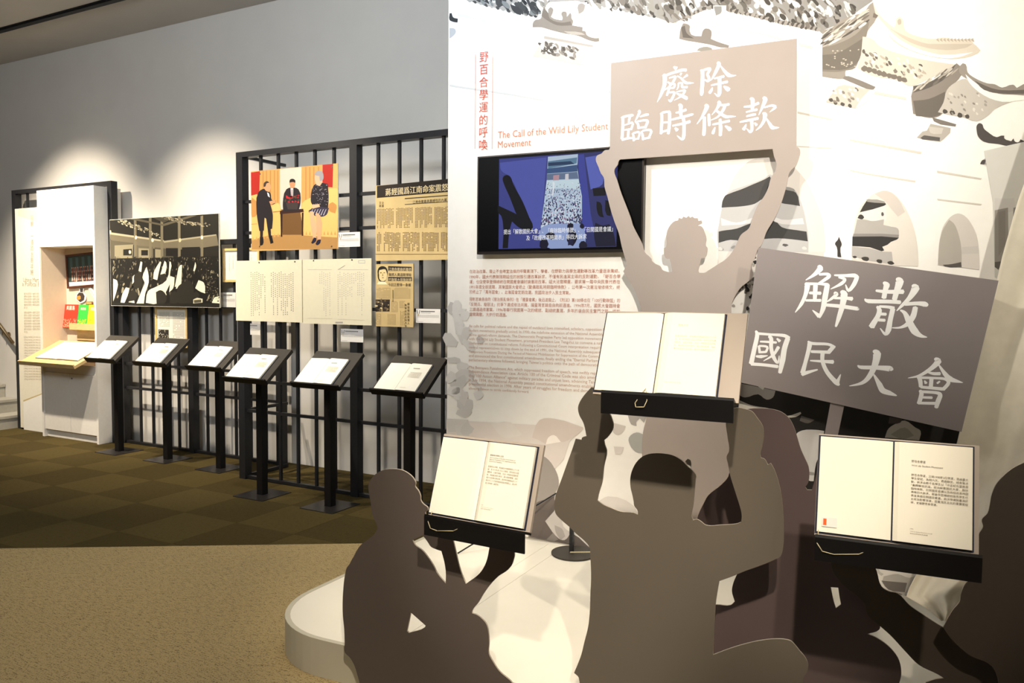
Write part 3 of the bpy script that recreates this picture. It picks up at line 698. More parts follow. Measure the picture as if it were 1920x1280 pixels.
tb = MB(); line(tb, pl, '聯邦人員追蹤搜秘', (729, 517), (771.5, 517.5)); line(tb, pl, '今回正惹得一身蟻', (728, 536), (770.5, 536.5))
for i, ch in enumerate('關復憶起高層人'): char(tb, pl, ch, 766, 570 + i * 6, 5)
for i, ch in enumerate('竟牽扯出水深內幕'): char(tb, pl, ch, 761, 572 + i * 5.6, 4.6)
for i, ch in enumerate('陳啟禮被捕內幕'): char(tb, pl, ch, 737, 545 + i * 3.2, 3)
tb.build('headline', m_ink, r)['kind'] = 'stuff'
# ------------------------------------------------------------------ books and lecterns
m_cover = mat('navy_book_cloth', (24, 28, 48), .6, var=.1, scale=80); m_page = mat('book_page', (246, 240, 222), .7, var=.012, scale=6)
m_lect = mat('dark_lectern_board', (58, 54, 48), .5, var=.06); m_tray = mat('black_tray', (16, 15, 16), .35)
m_text = ink((150, 138, 116)); m_text_d = ink((104, 94, 80)); m_cord = mat('bookmark_cord', (196, 184, 150), .8, var=.1, scale=90)
BW, BH = .36, .255
def make_book(pl, root, local, text=None):
    """open book on plane pl (origin = book centre)"""
    a, b = BW / 2, BH / 2
    MB().slab(pl, -a - .005, a + .005, -b - .004, b + .004, .0005, .004).build('cover', m_cover, root, local)
    for s in (-1, 1):
        us = [s * (.002 + (a - .002) * t) for t in (0, .06, .15, .3, .6, 1)]; ts = [.010, .0165, .019, .0185, .017, .0155] if s > 0 else [.008, .012, .0135, .013, .011, .009]
        mb = MB(); top = [pl.w(u, v, t) for u, t in zip(us, ts) for v in (-b, b)]; bot = [pl.w(u, v, .004) for u in us for v in (-b, b)]
        n = len(us); fs = []
        for i in range(n - 1):
            q = (2 * i, 2 * i + 2, 2 * i + 3, 2 * i + 1)
            fs += [q if s > 0 else q[::-1]]; k = 2 * n
            fs += [(2 * i, k + 2 * i, k + 2 * i + 2, 2 * i + 2), (2 * i + 1, 2 * i + 3, k + 2 * i + 3, k + 2 * i + 1)]
        fs += [(2 * n - 2, 2 * n - 1, 4 * n - 1, 4 * n - 2), (0, 2 * n, 2 * n + 1, 1)]
        mb.add(top + bot, fs).build('page_block', m_page, root, local)
    return root
def page_text(pl, root, local, dense=7):
    p = Print(pl, .0192)
    dashes(p, .05, .105, .075, .083, 1, 8, (150, 138, 118), .8, .9, 1)
    dashes(p, .045, .145, -.01, .045, dense, 16, (192, 182, 160), .7, .45, .96); dashes(p, .04, .09, -.108, -.1, 2, 12, (196, 186, 164), .7, .45, .96)
    o = p.mb.build('page_print', p.mats, root, local); o['kind'] = 'stuff'
def cord(pl, root, local, u, kind=0):
    b = BH / 2
    pts = [(u, -b + .01, .019), (u - .008, -b - .006, .024), (u - .022, -b - .04, .03), (u - .018, -b - .052, .03), (u + .006, -b - .05, .03), (u + .012, -b - .03, .03), (u + .004, -b + .0, .024)] if kind == 0 else \
          [(u, -b + .004, .02), (u - .002, -b - .03, .03), (u + .012, -b - .05, .03), (u + .04, -b - .054, .03), (u + .1, -b - .045, .028), (u + .14, -b - .02, .025)]
    MB().path([pl.w(*q) for q in pts], .0013, 6).build('bookmark_cord', m_cord, root, local, smooth=True)
TILT = radians(50)
BP = Plane((.08, -.11, 1.07), 0, TILT)
def make_lectern():
    r = empty('lectern', (0, 0, 0)); tag(r, 'x', 'lectern', 'slim black lecterns in front of the barred frames')
    MB().box(-.16, .16, -.16, .16, 0, .006).build('base_plate', mat('dark_base_plate', (46, 43, 42), .35, .3), r, True, bevel=.002)
    MB().box(-.03, .03, -.03, .03, .006, .98).build('post', m_black2, r, True)
    MB().slab(BP, -.225, .225, -.175, .175, -.03, 0).build('board', m_lect, r, True, bevel=.003)
    MB().slab(BP, -.225, .225, -.187, -.175, -.03, .022).build('ledge', m_tray, r, True)
    MB().add([tuple(BP.w(-.07 - .06, .1, -.03)), tuple(BP.w(.07 - .06, .1, -.03)), tuple(BP.w(.07 - .06, -.1, -.03)), tuple(BP.w(-.07 - .06, -.1, -.03)), (-.03, -.03, .9), (.03, -.03, .9), (.03, .03, .9), (-.03, .03, .9)],
        [(0, 1, 2, 3), (4, 7, 6, 5), (0, 4, 5, 1), (1, 5, 6, 2), (2, 6, 7, 3), (3, 7, 4, 0)]).build('bracket', m_black2, r, True)
    return r
BLoc = Plane((0, 0, 0), 0, TILT)
def make_open_book():
    r = empty('open_book', (0, 0, 0)); tag(r, 'x', 'book', 'open books lying on the slim black lecterns')
    make_book(BLoc, r, True); page_text(BLoc, r, True)
    return r
lec0, bk0 = make_lectern(), make_open_book()
spots_ = [at_floor(224, 846), at_floor(315, 861), at_floor(414, 878), at_floor(492, 927), at_floor(619, 949), np.array([-3.2, 4.47, 0])]
where = ['leftmost black lectern, right beside the white display cabinet', 'black lectern below the small wooden frame, second from the cabinet', 'black lectern just left of the tall frame corner post, third from the cabinet',
         'black lectern in front of the tall frame corner post, under the document sheets', 'black lectern below the grey topped caption card, fifth from the cabinet', 'black lectern closest to the mural wall, behind the seated grey silhouette']
bwhere = ['open white book on the lectern right beside the display cabinet', 'open white book on the lectern below the small wooden frame', 'open cream book on the lectern left of the tall frame corner post',
          'open white book on the lectern in front of the tall frame corner post', 'open white book on the lectern below the grey topped caption card', 'open book with printed cream page on the lectern closest to the mural']
offs = (np.array([.0, 0, 0]))
for i, q in enumerate(spots_):
    l = lec0 if i == 0 else copy_tree(lec0); l.location = (q[0], q[1], 0); l['label'] = where[i]
    b = bk0 if i == 0 else copy_tree(bk0); c = BP.w(-.03, -.175 + BH / 2 + .006, 0); b.location = (q[0] + c[0], q[1] + c[1], c[2]); b['label'] = bwhere[i]
    if i == 5: l.rotation_euler[2] = b.rotation_euler[2] = radians(-2)
# the book on the cabinet desk
r = empty('open_book', dpl.w(.0, -.15)); tag(r, 'large open white book lying on the sloping desk of the cabinet', 'book')
sv = (BW, BH); BW, BH = .74, .36; make_book(Plane(dpl.w(.05, -.02), 0, radians(64)), r, False); BW, BH = sv

# ------------------------------------------------------------------ platform
PY = radians(3.52)
N3 = np.array([-sin(PY), cos(PY), 0])
def plane_at(n, z=0.0): return Plane(N3 * n + np.array([0, 0, z]), PY)
PP = Plane((-2.627, 4.0703, 0), PY)          # the mural wall front
pf = empty('platform', (-1, 3.2, 0)); tag(pf, 'low white platform with a rounded front corner under the grey silhouettes', 'platform')
m_plat = mat('platform_laminate', (232, 226, 210), .45, var=.02, scale=4); m_platside = mat('platform_side', (190, 184, 164), .6, var=.04, scale=5)
def plat_outline(ins):
    R = .42; x0, y0, x1, y1 = -2.615 + ins, 2.425 + ins, 1.9 - ins, 4.06; c = (x0 + R - ins, y0 + R - ins); r_ = R - ins
    pts = [(x0, y1)] + [(c[0] - r_ * cos(a), c[1] - r_ * sin(a)) for a in np.linspace(0, pi / 2, 14)] + [(x1, y0), (x1, y1)]
    s = tan_ = math.tan(PY)
    return [(x, y + s * (x + 2.2)) for x, y in pts][::1]
def prism2(o, z0, z1): return prism(o, z0, z1)
prism2(plat_outline(.012), .0, .13).build('core', m_platside, pf)
oo, ii = plat_outline(0), plat_outline(.022); n = len(oo)
MB().add([(x, y, .0) for x, y in oo] + [(x, y, .162) for x, y in oo] + [(x, y, .162) for x, y in ii] + [(x, y, .12) for x, y in ii],
    [q for i in range(n) for j in [(i + 1) % n] if i != n - 1 for q in ((i, j, n + j, n + i), (n + i, n + j, 2 * n + j, 2 * n + i), (2 * n + i, 2 * n + j, 3 * n + j, 3 * n + i))]).build('edge_trim', m_platside, pf)
def clipx(poly, x, keep):
    out = []
    for i in range(len(poly)):
        p, q = poly[i - 1], poly[i]; a, b = (p[0] - x) * keep, (q[0] - x) * keep
        if (a >= 0) != (b >= 0): t = a / (a - b); out.append((p[0] + (q[0] - p[0]) * t, p[1] + (q[1] - p[1]) * t))
        if b >= 0: out.append(q)
    return out
cuts = [-3, -1.905, -1.805, -.6, .6, 2]
for a, b in zip(cuts[:-1], cuts[1:]):
    prism2(clipx(clipx(ii, a + .0008, 1), b - .0008, -1), .13, .16).build('deck_panel', m_plat, pf)

# ------------------------------------------------------------------ mural wall
mw_ = empty('mural_wall', (-.7, 4.2, 0)); tag(mw_, 'tall white wall printed with a grey and cream mural of a roofed arch gate', 'display wall')
m_mural = ink((244, 240, 232))
MB().slab(PP, 0, 4.4, .16, 4.355, -.12, 0).build('wall_panel', m_mural, mw_)
MB().slab(PP, 0, 4.4, 0.0, .16, -.12, -.01).build('footing', m_mural, mw_)
p = Print(PP, .0008, .00003)
def greyer(c):
    m = sum(c) / 3
    if m > 236: return c
    return tuple(int((v * .62 + m * .38) * .94) for v in c)
p.fix = greyer
r2, r7, r4, z5, z6, z7, zR, zM, z3m = Z(1260, 0, 2.909), Z(820, 0, 4), Z(1500, 240, 4.571), Z(1340, 440, 3.2), Z(1020, 560, 4.267), Z(780, 780, 4.267), Z(1320, 720, 2.285), Z(1020, 720, 2.2857), Z(1100, 240, 3.555)
DK, MD, LT, BG, TAN = (66, 60, 54), (142, 132, 118), (196, 188, 176), (222, 212, 196), (206, 190, 166)
# pale shapes left of the gate, cool light put into their bluish tint
p.poly(r7('92,90 240,60 620,190 560,330 640,460 420,440 360,620 92,640'), (232, 234, 236), True); p.poly(r7('180,290 420,260 520,330 500,420 300,430 200,380'), (242, 243, 244), True)
p.poly(r7('200,40 420,50 600,110 500,160 300,140'), (222, 226, 230), True); p.poly(r7('270,60 330,30 460,75 520,140 400,135 290,100'), (234, 236, 238), True)
p.poly(r7('150,97 625,198 608,226 150,120'), (196, 200, 204)); p.poly(r7('92,634 380,678 560,702 800,745 790,756 540,712 370,690 92,648'), (206, 208, 208)); p.poly(r7('985,626 1295,680 1295,697 985,640'), (236, 226, 206)); p.poly(r7('1215,145 1740,272 1725,288 1215,168'), (240, 230, 210))
p.poly(r7('92,100 108,98 120,130 155,140 152,170 120,165 92,150'), (34, 36, 40), True); p.poly(r7('92,210 130,215 140,240 120,270 92,290'), (166, 172, 178), True)
# upper tiled roof band
band = [(870, -40), (872, 0), (912, 11), (945, 19), (975, 26), (1003, 31), (1012, 22), (1030, 4), (1080, 1), (1102, 6), (1130, 12), (1157, 18), (1200, 27), (1232, 33), (1262, 44), (1282, 35), (1318, 18), (1338, 14), (1362, 18), (1415, 30), (1466, 43), (1542, 58), (1580, 42), (1610, 20), (1636, 2), (1640, -40)]
p.poly(band, (150, 146, 138))
def inb(x):
    for (a, b), (c, d) in zip(band[1:-2], band[2:-1]):
        if a <= x <= c: return b + (d - b) * (x - a) / (c - a + 1e-6)
    return 0
for k in range(640):
    x = random.uniform(878, 1600); yb = inb(x); y = random.uniform(-30, yb - 3)
    if yb < 6: continue
    cold = x < 1010  # bluish tile tones at the left, cool light put into the colour
    if cold: c = random.choice([(34, 38, 40), (50, 54, 56), (110, 116, 118), (190, 196, 198), (40, 42, 46)])
    else: c = random.choice([(74, 64, 54), (104, 94, 82), (214, 208, 198), (228, 222, 212), (150, 142, 130), (122, 110, 96)])
    p.blob(x, y, random.uniform(5, 13), random.uniform(2.5, 5.5), c, random.uniform(.7, 1.25), 8, .25)
for k in range(60):
    x = 1280 + 4.4 * k; p.blob(x, inb(x) - 1, 3.2, 4.6, (88, 78, 68) if k % 2 else (160, 150, 138), .9, 7)
for k in range(34):
    x = 880 + 10.5 * k
    if 1010 < x < 1090: continue
    p.blob(x, inb(x) - 1, 4, 2.5, (60, 58, 56) if k % 2 else (150, 146, 140), .6, 7)
p.poly(r7('1045,30 1125,15 1125,250 1095,215 1050,190'), (226, 214, 196)); p.poly(r7('1055,40 1085,25 1110,40 1095,85 1062,105'), (150, 138, 126), True)
p.poly(r2('225,30 296,30 290,235 240,220 226,130'), (206, 206, 206)); p.poly(r2('228,36 270,34 268,70 240,85'), (140, 136, 130), True)
orn = '715,205 718,170 735,150 775,140 785,95 797,52 808,55 815,85 832,95 830,75 848,52 868,66 866,95 852,125 880,142 935,152 940,135 930,100 945,86 968,92 972,125 985,110 998,94 1005,110 1008,140 1018,155 1012,190 1090,205 1088,232 1110,235 1120,262 1175,285 1212,285 1215,310 1180,312 1130,300 1060,270 950,250 850,225 780,205'
p.poly(r7(orn), (140, 126, 112), True); p.poly(r7('800,60 830,95 845,140 930,170 1000,160 1010,190 900,190 820,150 780,120'), (116, 100, 86), True); p.poly(r7('950,235 1080,245 1110,262 1000,258'), (176, 164, 148), True)
p.poly(r7('715,422 745,370 790,300 810,262 1168,345 1150,400 1110,470 1095,492 980,468'), (208, 196, 180)); p.poly(r7('1168,345 1180,350 1160,420 1100,492 1080,480 1110,400'), (240, 226, 206))
p.poly(r7('800,270 1168,340 1168,352 1140,350 800,290'), (176, 164, 150))
for k in range(46):
    t = random.random(); x = 770 + 300 * t + random.uniform(-10, 30); y = 340 + 75 * t * .7 + random.uniform(-30, 60); p.blob(820 + x / 4, y / 4, random.uniform(3, 7), random.uniform(2, 4), random.choice([(110, 98, 86), (84, 74, 64), (150, 138, 124), (232, 222, 206), (90, 80, 70)]), random.uniform(.3, 1.4), 8)
p.poly(r2('40,212 45,165 60,128 80,130 98,142 96,165 108,190 160,198 170,165 185,155 212,165 216,185 212,212 250,228 312,248 308,260 262,258 215,245 120,228 80,222'), (140, 126, 112), True); p.poly(r2('50,150 70,140 80,180 120,210 60,205'), (100, 88, 76), True); p.poly(r2('135,275 150,262 215,262 220,272 180,282'), (150, 140, 126), True)
for t in ('350,135 420,150 560,188 602,210 592,222 520,196 440,176 355,156', ): p.poly(r2(t), (206, 202, 196))
for t in ('690,232 772,254 762,267 690,250', '685,608 875,648 870,656 685,618', '970,758 1362,828 1358,840 970,768', '1445,930 1690,972 1684,980 1447,942', '1445,1083 1690,1112 1685,1120 1450,1092', '970,925 1070,945 1330,985 1325,994 1065,952 970,932', '680,795 870,806 868,812 680,800', '1110,498 1280,532 1276,545 1100,512'): p.poly(r2(t), (222, 208, 188))
# right-hand roofs
p.poly(r2('820,168 870,152 925,110 965,92 1050,62 1078,25 1097,12 1112,60 1118,92 1060,180 1040,240 1010,350 948,385 948,428 905,430 820,418'), (160, 146, 128), True)
p.poly(r2('820,260 900,240 1000,190 1060,130 1076,118 1060,200 1020,300 1000,370 945,385 905,392 820,390'), (138, 124, 106), True); p.poly(r2('820,300 900,290 1040,210 1020,330 960,375 822,380'), (118, 106, 90), True)
for k in range(40): t = random.random(); p.blob(1260 + (830 + 230 * t) / 2.909, (230 - 130 * t + random.uniform(-50, 30)) / 2.909, 12, 2, random.choice([(90, 80, 68), (206, 192, 170), (120, 108, 92), (228, 218, 202)]), -.6, 8)
for k in range(26): x, y = random.uniform(840, 1030), random.uniform(270, 380); p.blob(1260 + x / 2.909, y / 2.909, 2, 1.2, (196, 180, 156), 0, 6)
p.poly(r2('1040,200 1090,210 1130,250 1230,290 1400,330 1545,352 1540,372 1480,392 1380,440 1300,470 1240,440 1100,415 1060,398 1010,370 1030,300'), (222, 206, 182), True)
for k in range(46): t = random.random(); x = 1040 + 330 * t; y = 300 + 75 * t + random.uniform(-25, 60); p.blob(1260 + x / 2.909, y / 2.909, random.uniform(3, 6), random.uniform(1.6, 3), random.choice([(132, 118, 100), (150, 136, 116), (240, 228, 206), (190, 172, 146), (104, 92, 78)]), random.uniform(.5, 1.2), 8)
for k in range(9): x = 1050 + 27 * k; y = 375 + 7.5 * k; p.blob(1260 + x / 2.909, y / 2.909, 6.5, 5, (124, 110, 94), .5, 9, .2)
p.poly(r2('1095,12 1125,70 1160,110 1210,150 1222,128 1222,104 1240,90 1258,104 1264,140 1275,168 1330,195 1420,212 1480,205 1560,215 1642,210 1640,232 1660,250 1682,275 1665,292 1560,320 1470,318 1400,306 1300,275 1210,225 1150,140 1120,100'), (226, 208, 180), True)
p.poly(r2('1115,85 1150,125 1215,195 1300,248 1400,285 1480,300 1640,286 1560,312 1470,316 1300,272 1210,215 1150,145'), (250, 246, 238), True); p.poly(r2('1180,150 1290,205 1400,240 1640,240 1600,262 1440,270 1300,232'), (206, 188, 160), True)
for k in range(11): x = 1440 + 19 * k; p.poly([(1260 + x / 2.909, 75), (1260 + (x + 12) / 2.909, 71.5), (1260 + (x + 18) / 2.909, 79)], (190, 170, 144))
p.poly(r2('1100,70 1125,85 1115,100 1095,95'), (120, 104, 88), True); p.blob(1260 + 1240 / 2.909, 120 / 2.909, 4, 6, (190, 172, 148), 0, 9, .1)
p.poly(r2('945,415 1000,428 1110,474 1098,488 1010,462 930,428'), (136, 122, 108), True)
p.poly(r2('1315,482 1370,455 1440,440 1500,390 1552,345 1580,372 1578,410 1530,470 1500,540 1475,620 1440,640 1385,640 1315,620'), (146, 132, 116), True); p.poly(r2('1315,550 1400,540 1490,500 1480,580 1460,628 1330,632'), (112, 100, 86), True); p.poly(r2('1315,470 1400,450 1480,400 1550,350 1500,420 1400,480 1318,505'), (98, 88, 76), True)
for k in range(20): t = random.random(); p.blob(1260 + (1330 + 220 * t) / 2.909, (480 - 110 * t + random.uniform(-20, 30)) / 2.909, 9, 1.6, random.choice([(206, 194, 174), (120, 108, 94), (180, 166, 144)]), -.7, 8)
p.poly(r2('1500,490 1545,450 1600,430 1690,500 1790,540 1880,545 1760,595 1730,625 1662,662 1590,640 1520,628 1450,612 1480,560'), (206, 194, 176), True)
for k in range(26): x, y = random.uniform(1490, 1720), random.uniform(510, 640); p.blob(1260 + x / 2.909, y / 2.909, 3, 1.8, random.choice([(150, 138, 122), (172, 160, 142), (228, 218, 202)]), .8, 7)
for x, y in ((1490, 608), (1530, 615), (1570, 628), (1610, 636)): p.blob(1260 + x / 2.909, y / 2.909, 5, 4, (84, 74, 64), .4, 8, .15)
p.poly(r2('1570,400 1568,365 1585,345 1602,352 1612,395 1650,425 1720,455 1760,460 1800,478 1860,462 1880,480 1925,455 1925,520 1860,515 1780,510 1700,478 1630,440'), (160, 146, 130), True); p.poly(r2('1600,405 1640,440 1700,482 1780,520 1860,530 1925,520 1925,545 1800,555 1700,520 1620,450'), (244, 240, 230), True); p.poly(r2('1650,440 1740,480 1800,492 1925,490 1925,512 1800,510 1700,490'), (110, 98, 86), True)
p.poly(r2('1420,640 1550,678 1546,690 1430,662'), (128, 116, 104), True)
p.poly(r2('838,556 862,525 905,470 940,462 1080,488 1085,500 1030,560 1000,592 960,582 900,570'), (210, 194, 174)); p.poly(r2('1080,488 1110,495 1060,560 1000,592 1030,540'), (242, 230, 210))
for k in range(20): x, y = random.uniform(880, 1020), random.uniform(485, 560); p.blob(1260 + x / 2.909, y / 2.909, 4, 2.4, random.choice([(140, 126, 108), (180, 166, 146), (120, 108, 92), (236, 226, 208)]), random.uniform(.4, 1.2), 8)
for x, y in ((868, 546), (892, 562), (930, 568), (970, 577)): p.blob(1260 + x / 2.909, y / 2.909, 4.2, 3.2, (86, 78, 66), .5, 8, .15)
p.poly(r2('1335,750 1365,718 1390,712 1410,675 1520,698 1516,725 1480,760 1462,772 1400,765'), (186, 174, 158)); p.poly(r2('1355,752 1375,738 1462,750 1460,770 1365,760'), (96, 88, 80)); p.poly(r2('1400,690 1480,700 1470,730 1410,725'), (206, 196, 180), True)
p.poly(r2('1662,712 1662,685 1675,672 1692,678 1700,700 1725,722 1770,748 1795,740 1812,740 1812,755 1850,770 1862,755 1870,772 1890,775 1900,760 1925,775 1925,805 1860,802 1780,785 1700,772 1670,745'), (86, 76, 70), True)
p.poly(r2('1682,892 1695,872 1740,850 1775,815 1800,812 1860,822 1930,818 1880,840 1820,852 1780,862 1740,882 1700,898'), (178, 168, 158), True); p.poly(r2('1680,895 1692,874 1712,872 1705,895'), (82, 74, 68), True)
p.poly(r2('1700,905 1760,880 1930,825 1930,1100 1760,1085 1760,900'), (232, 228, 216)); p.poly([(1845, 283), (1990, 250), (1990, 560), (1865, 520), (1862, 380)], (226, 222, 208))
# arches
p.poly([(1346, 500), (1347, 455), (1350, 420), (1357, 382), (1368, 350), (1383, 322), (1403, 303), (1425, 296), (1450, 297), (1478, 305), (1500, 325), (1518, 352), (1532, 395), (1541, 440), (1545, 490), (1547, 520)], (228, 218, 206), True)
p.poly(r4('0,385 70,480 130,610 180,740 205,860 215,1060 70,1060 55,900 30,760 0,660'), (238, 226, 212), True)
p.poly(z3m('870,700 880,650 890,590 905,520 925,460 950,425 1040,390 1110,365 1190,330 1225,310 1250,330 1290,380 1380,405 1420,470 1450,560 1465,640 1478,720 1478,830 880,820'), (196, 192, 188), True)
p.poly(z3m('925,450 945,440 1040,405 1110,375 1180,345 1222,322 1235,345 1300,400 1395,430 1422,520 1360,510 1300,500 1250,470 1180,470 1120,505 1050,520 900,530 905,490'), (70, 68, 66), True)
p.poly(z3m('1220,318 1240,345 1300,385 1380,405 1392,425 1300,402 1235,352'), (150, 146, 142), True)
p.poly(z3m('880,690 900,685 1000,670 1080,640 1180,620 1250,612 1300,660 1400,680 1466,690 1474,755 1400,745 1280,735 1180,740 1080,760 960,745 880,765'), (64, 62, 60), True)
p.poly(z3m('895,600 1000,630 1100,600 1200,570 1300,610 1440,600 1450,640 1300,640 1180,600 1080,635 900,650'), (226, 222, 218), True)
for k in range(14): x, y = random.uniform(890, 1470), random.uniform(765, 820); p.blob(1100 + x / 3.555, 240 + y / 3.555, 5, 3, random.choice([(90, 86, 84), (222, 216, 208), (150, 146, 142)]), 0, 8)
p.poly(r4('445,1170 447,1060 452,950 465,830 490,730 520,665 570,610 640,558 720,535 800,560 870,635 930,740 975,860 1000,980 1010,1100 1012,1185'), (238, 224, 206), True); p.poly(r4('720,537 780,552 850,620 900,720 840,760 770,680 740,640 640,565'), (220, 204, 188), True)
p.poly(r4('512,722 540,670 570,625 586,610 660,615 725,632 738,655 700,680 610,700'), (58, 52, 48)); p.poly(r4('570,612 660,612 720,628 735,645 640,640 575,632'), (160, 152, 142)); p.poly(r4('525,722 620,698 735,662 738,790 690,795 600,798 545,762'), (238, 230, 218))
p.poly(r4('493,772 512,742 535,745 550,765 535,782'), (66, 60, 54), True); p.blob(1500 + 707 / 4.571, 240 + 738 / 4.571, 2.5, 3.8, (96, 88, 78), 0, 8, .1)
p.poly(r4('475,850 490,782 560,785 620,797 720,782 715,830 780,845 840,862 848,925 700,930 460,915'), (186, 178, 166), True); p.poly(r4('460,905 700,905 848,915 845,940 450,935'), (150, 142, 134)); p.poly(r4('448,1012 450,930 700,928 848,940 830,956 780,975 750,1000 705,1018 722,1048 700,1056 600,1022 520,1015'), (54, 48, 44))
p.poly(r4('445,1100 446,1015 600,1030 700,1058 786,1060 800,1170 600,1140'), (190, 182, 172)); 
for x, y, a in ((470, 1105, 4), (560, 1120, 7), (680, 1140, 6), (780, 1155, 6), (490, 1118, 3)): p.blob(1500 + x / 4.571, 240 + y / 4.571, a, a * .6, (70, 62, 54) if a > 3 else (240, 236, 228), .2, 8, .2)
p.poly(r4('1183,1175 1190,1040 1200,960 1225,850 1285,765 1350,732 1410,752 1465,820 1510,920 1530,1050 1535,1215 1385,1195'), (226, 214, 198), True); p.poly(r4('1183,1172 1190,1040 1200,950 1225,870 1278,785 1320,820 1355,900 1380,1010 1385,1150 1385,1192'), (192, 180, 162), True); p.poly(r4('1222,1172 1300,1165 1380,1148 1385,1192 1240,1185'), (96, 86, 78), True)
p.poly(r4('1388,1020 1520,1010 1530,1075 1385,1080'), (216, 206, 192))
p.poly(r4('322,1102 316,1020 300,990 325,955 334,930 343,955 358,998 346,1030 354,1106'), (64, 58, 54), True)
p.poly(r4('1668,600 1760,605 1835,600 1850,700 1800,720 1670,705'), (220, 212, 202), True); p.poly(r4('1668,705 1782,682 1786,990 1738,1150 1668,1190'), (164, 154, 140)); p.poly(r4('1700,720 1760,705 1760,1000 1700,1100'), (150, 140, 128)); p.poly(r4('1828,685 1850,678 1850,780 1800,930 1826,800'), (150, 142, 132)); p.poly(r4('1668,1148 1740,1140 1700,1215 1668,1190'), (110, 100, 90))
# speckled crowd between the raised arm and the tilted sign
for k in range(90): x, y = random.uniform(1370, 1440), random.uniform(470, 590); p.blob(x, y, random.uniform(2, 6), random.uniform(2, 6), random.choice([(60, 54, 46), (110, 100, 86), (228, 220, 204), (180, 170, 152), (240, 232, 216), (40, 36, 32)]), random.uniform(0, 3), 8)
# the crowd print in the lower part
p.poly(z7('245,30 1330,90 1340,95 1230,200 1180,350 1110,420 960,300 245,150'), (242, 226, 212)); p.poly(z7('930,170 990,30 1110,20 1340,90 1330,110 1200,200 1160,205 1105,150 1040,222 980,190'), (238, 214, 196), True); p.poly(z7('1105,150 1160,205 1040,225 1060,170'), (248, 240, 230), True)
p.poly(z7('600,60 760,50 850,150 700,170'), (244, 232, 218), True); p.poly(z7('245,20 420,30 400,120 260,130'), (226, 216, 206), True)
for k in range(26): x, y = random.uniform(842, 900), random.uniform(560, 810); p.blob(x, y, random.uniform(6, 18), random.uniform(5, 14), random.choice([(228, 220, 210), (236, 228, 218), (220, 212, 204), (240, 232, 224)]), random.uniform(0, 3), 9)
p.poly(z7('900,330 1015,318 1062,348 1112,420 1140,490 1142,560 1112,622 1108,760 1030,840 1240,960 1400,1062 1200,1015 900,965'), (172, 160, 148), True)
p.poly(z7('930,720 1108,640 1110,750 1040,832 1180,930 1250,935 1400,1060 1180,1012 910,962'), (122, 108, 98), True); p.poly(z7('1035,838 1112,752 1160,800 1180,880 1240,930 1190,990 1140,975'), (228, 218, 208), True); p.poly(z7('1110,870 1170,900 1195,960 1160,990 1120,930'), (196, 186, 176), True); p.poly(z7('1040,990 1100,930 1140,985 1100,1000'), (160, 148, 138), True)
p.poly(z6('550,990 655,1018 640,1050 600,1085 555,1062'), (226, 210, 196), True); p.poly(z6('672,930 825,935 800,990 768,955 740,985 742,1015 700,1002'), (186, 176, 164), True); p.poly(z6('680,1110 740,1068 800,1085 800,1235 735,1222 690,1170'), (184, 180, 170), True); p.poly(z6('560,1180 640,1185 620,1240 570,1240'), (240, 224, 214), True)
p.poly(zM('275,480 385,520 405,560 300,535 235,500'), (240, 228, 218), True)
p.poly(z5('110,880 300,900 1500,1170 1480,1400 1300,1600 500,1600 100,1300 -350,1300 -350,1100 0,1000'), (40, 35, 30))
p.poly(z5('155,890 365,935 350,975 312,988 262,956 182,975 150,960'), (176, 166, 152), True); p.poly(z5('255,905 300,915 290,930'), (230, 222, 206)); p.poly(z5('140,1060 150,992 215,1020 250,1028 330,1042 400,1080 440,1085 515,1062 520,1072 488,1092 400,1090 330,1060 240,1040 190,1060'), (214, 204, 188), True)
p.poly(z5('520,1085 600,1110 560,1130 510,1115'), (110, 100, 90), True); p.poly(zR('395,215 420,198 480,195 515,200 500,290 480,340 470,415 450,412 438,370 410,290'), (232, 228, 220), True); p.poly(zR('440,372 475,378 472,390 440,388'), (176, 166, 156))
p.poly(zR('775,228 790,190 830,165 860,155 905,185 928,200 922,240'), (206, 198, 180), True); p.poly(zR('800,215 860,185 900,220 850,235'), (176, 166, 148), True); p.poly(zR('795,140 850,150 840,165 790,168'), (84, 70, 66), True)
p.poly(zR('720,750 745,770 752,800 770,812 760,820 742,805 732,780'), (226, 220, 208), True); p.poly(zR('770,822 830,812 880,828 930,805 935,830 905,860 870,905 800,880 765,850'), (214, 206, 192), True); p.poly(zR('760,840 870,850 860,890 790,878'), (136, 124, 114), True); p.poly(zR('835,905 900,880 930,920 880,950'), (238, 232, 222), True)
p.poly(zR('545,860 580,865 600,960 545,970'), (240, 236, 226)); p.poly(zR('700,1040 780,1040 1040,1240 1000,1300 700,1300'), (190, 186, 180))  # the grey patch paints the platform's shade into the print
p.build('gate_mural_print', mw_)
# lettering
m_red = ink((196, 74, 50)); m_redl = ink((206, 130, 100)); m_redb = ink((190, 128, 108)); m_tan = ink((196, 160, 140))
tb = MB()
for i, ch in enumerate('野百合學運的呼喚'): char(tb, PP, ch, 907.8 - .15 * i, 107 + i * 23.5, 19.5, off=.004, wide=.95)
tb.build('title_lettering', m_red, mw_)
tb = MB()
for x0_, x1_ in ((892, 890.6), (924.4, 923)):
    y0_, y1_ = (102, 279) if x0_ < 900 else (97, 279); A, B = PP.uv(x0_, y0_), PP.uv(x1_, y1_)
    tb.slab(PP, A[0] - .0012, A[0] + .0012, B[1], A[1], .003, .004)
tb.build('title_rule', m_redl, mw_)
tb = MB(); line(tb, PP, 'The Call of the Wild Lily Student', (934, 259.5), (1140.5, 242.5), off=.004, hpx=13.2); line(tb, PP, 'Movement', (934, 277.5), (996, 272.8), off=.004, hpx=13.2)
tb.build('english_title_lettering', m_redl, mw_)
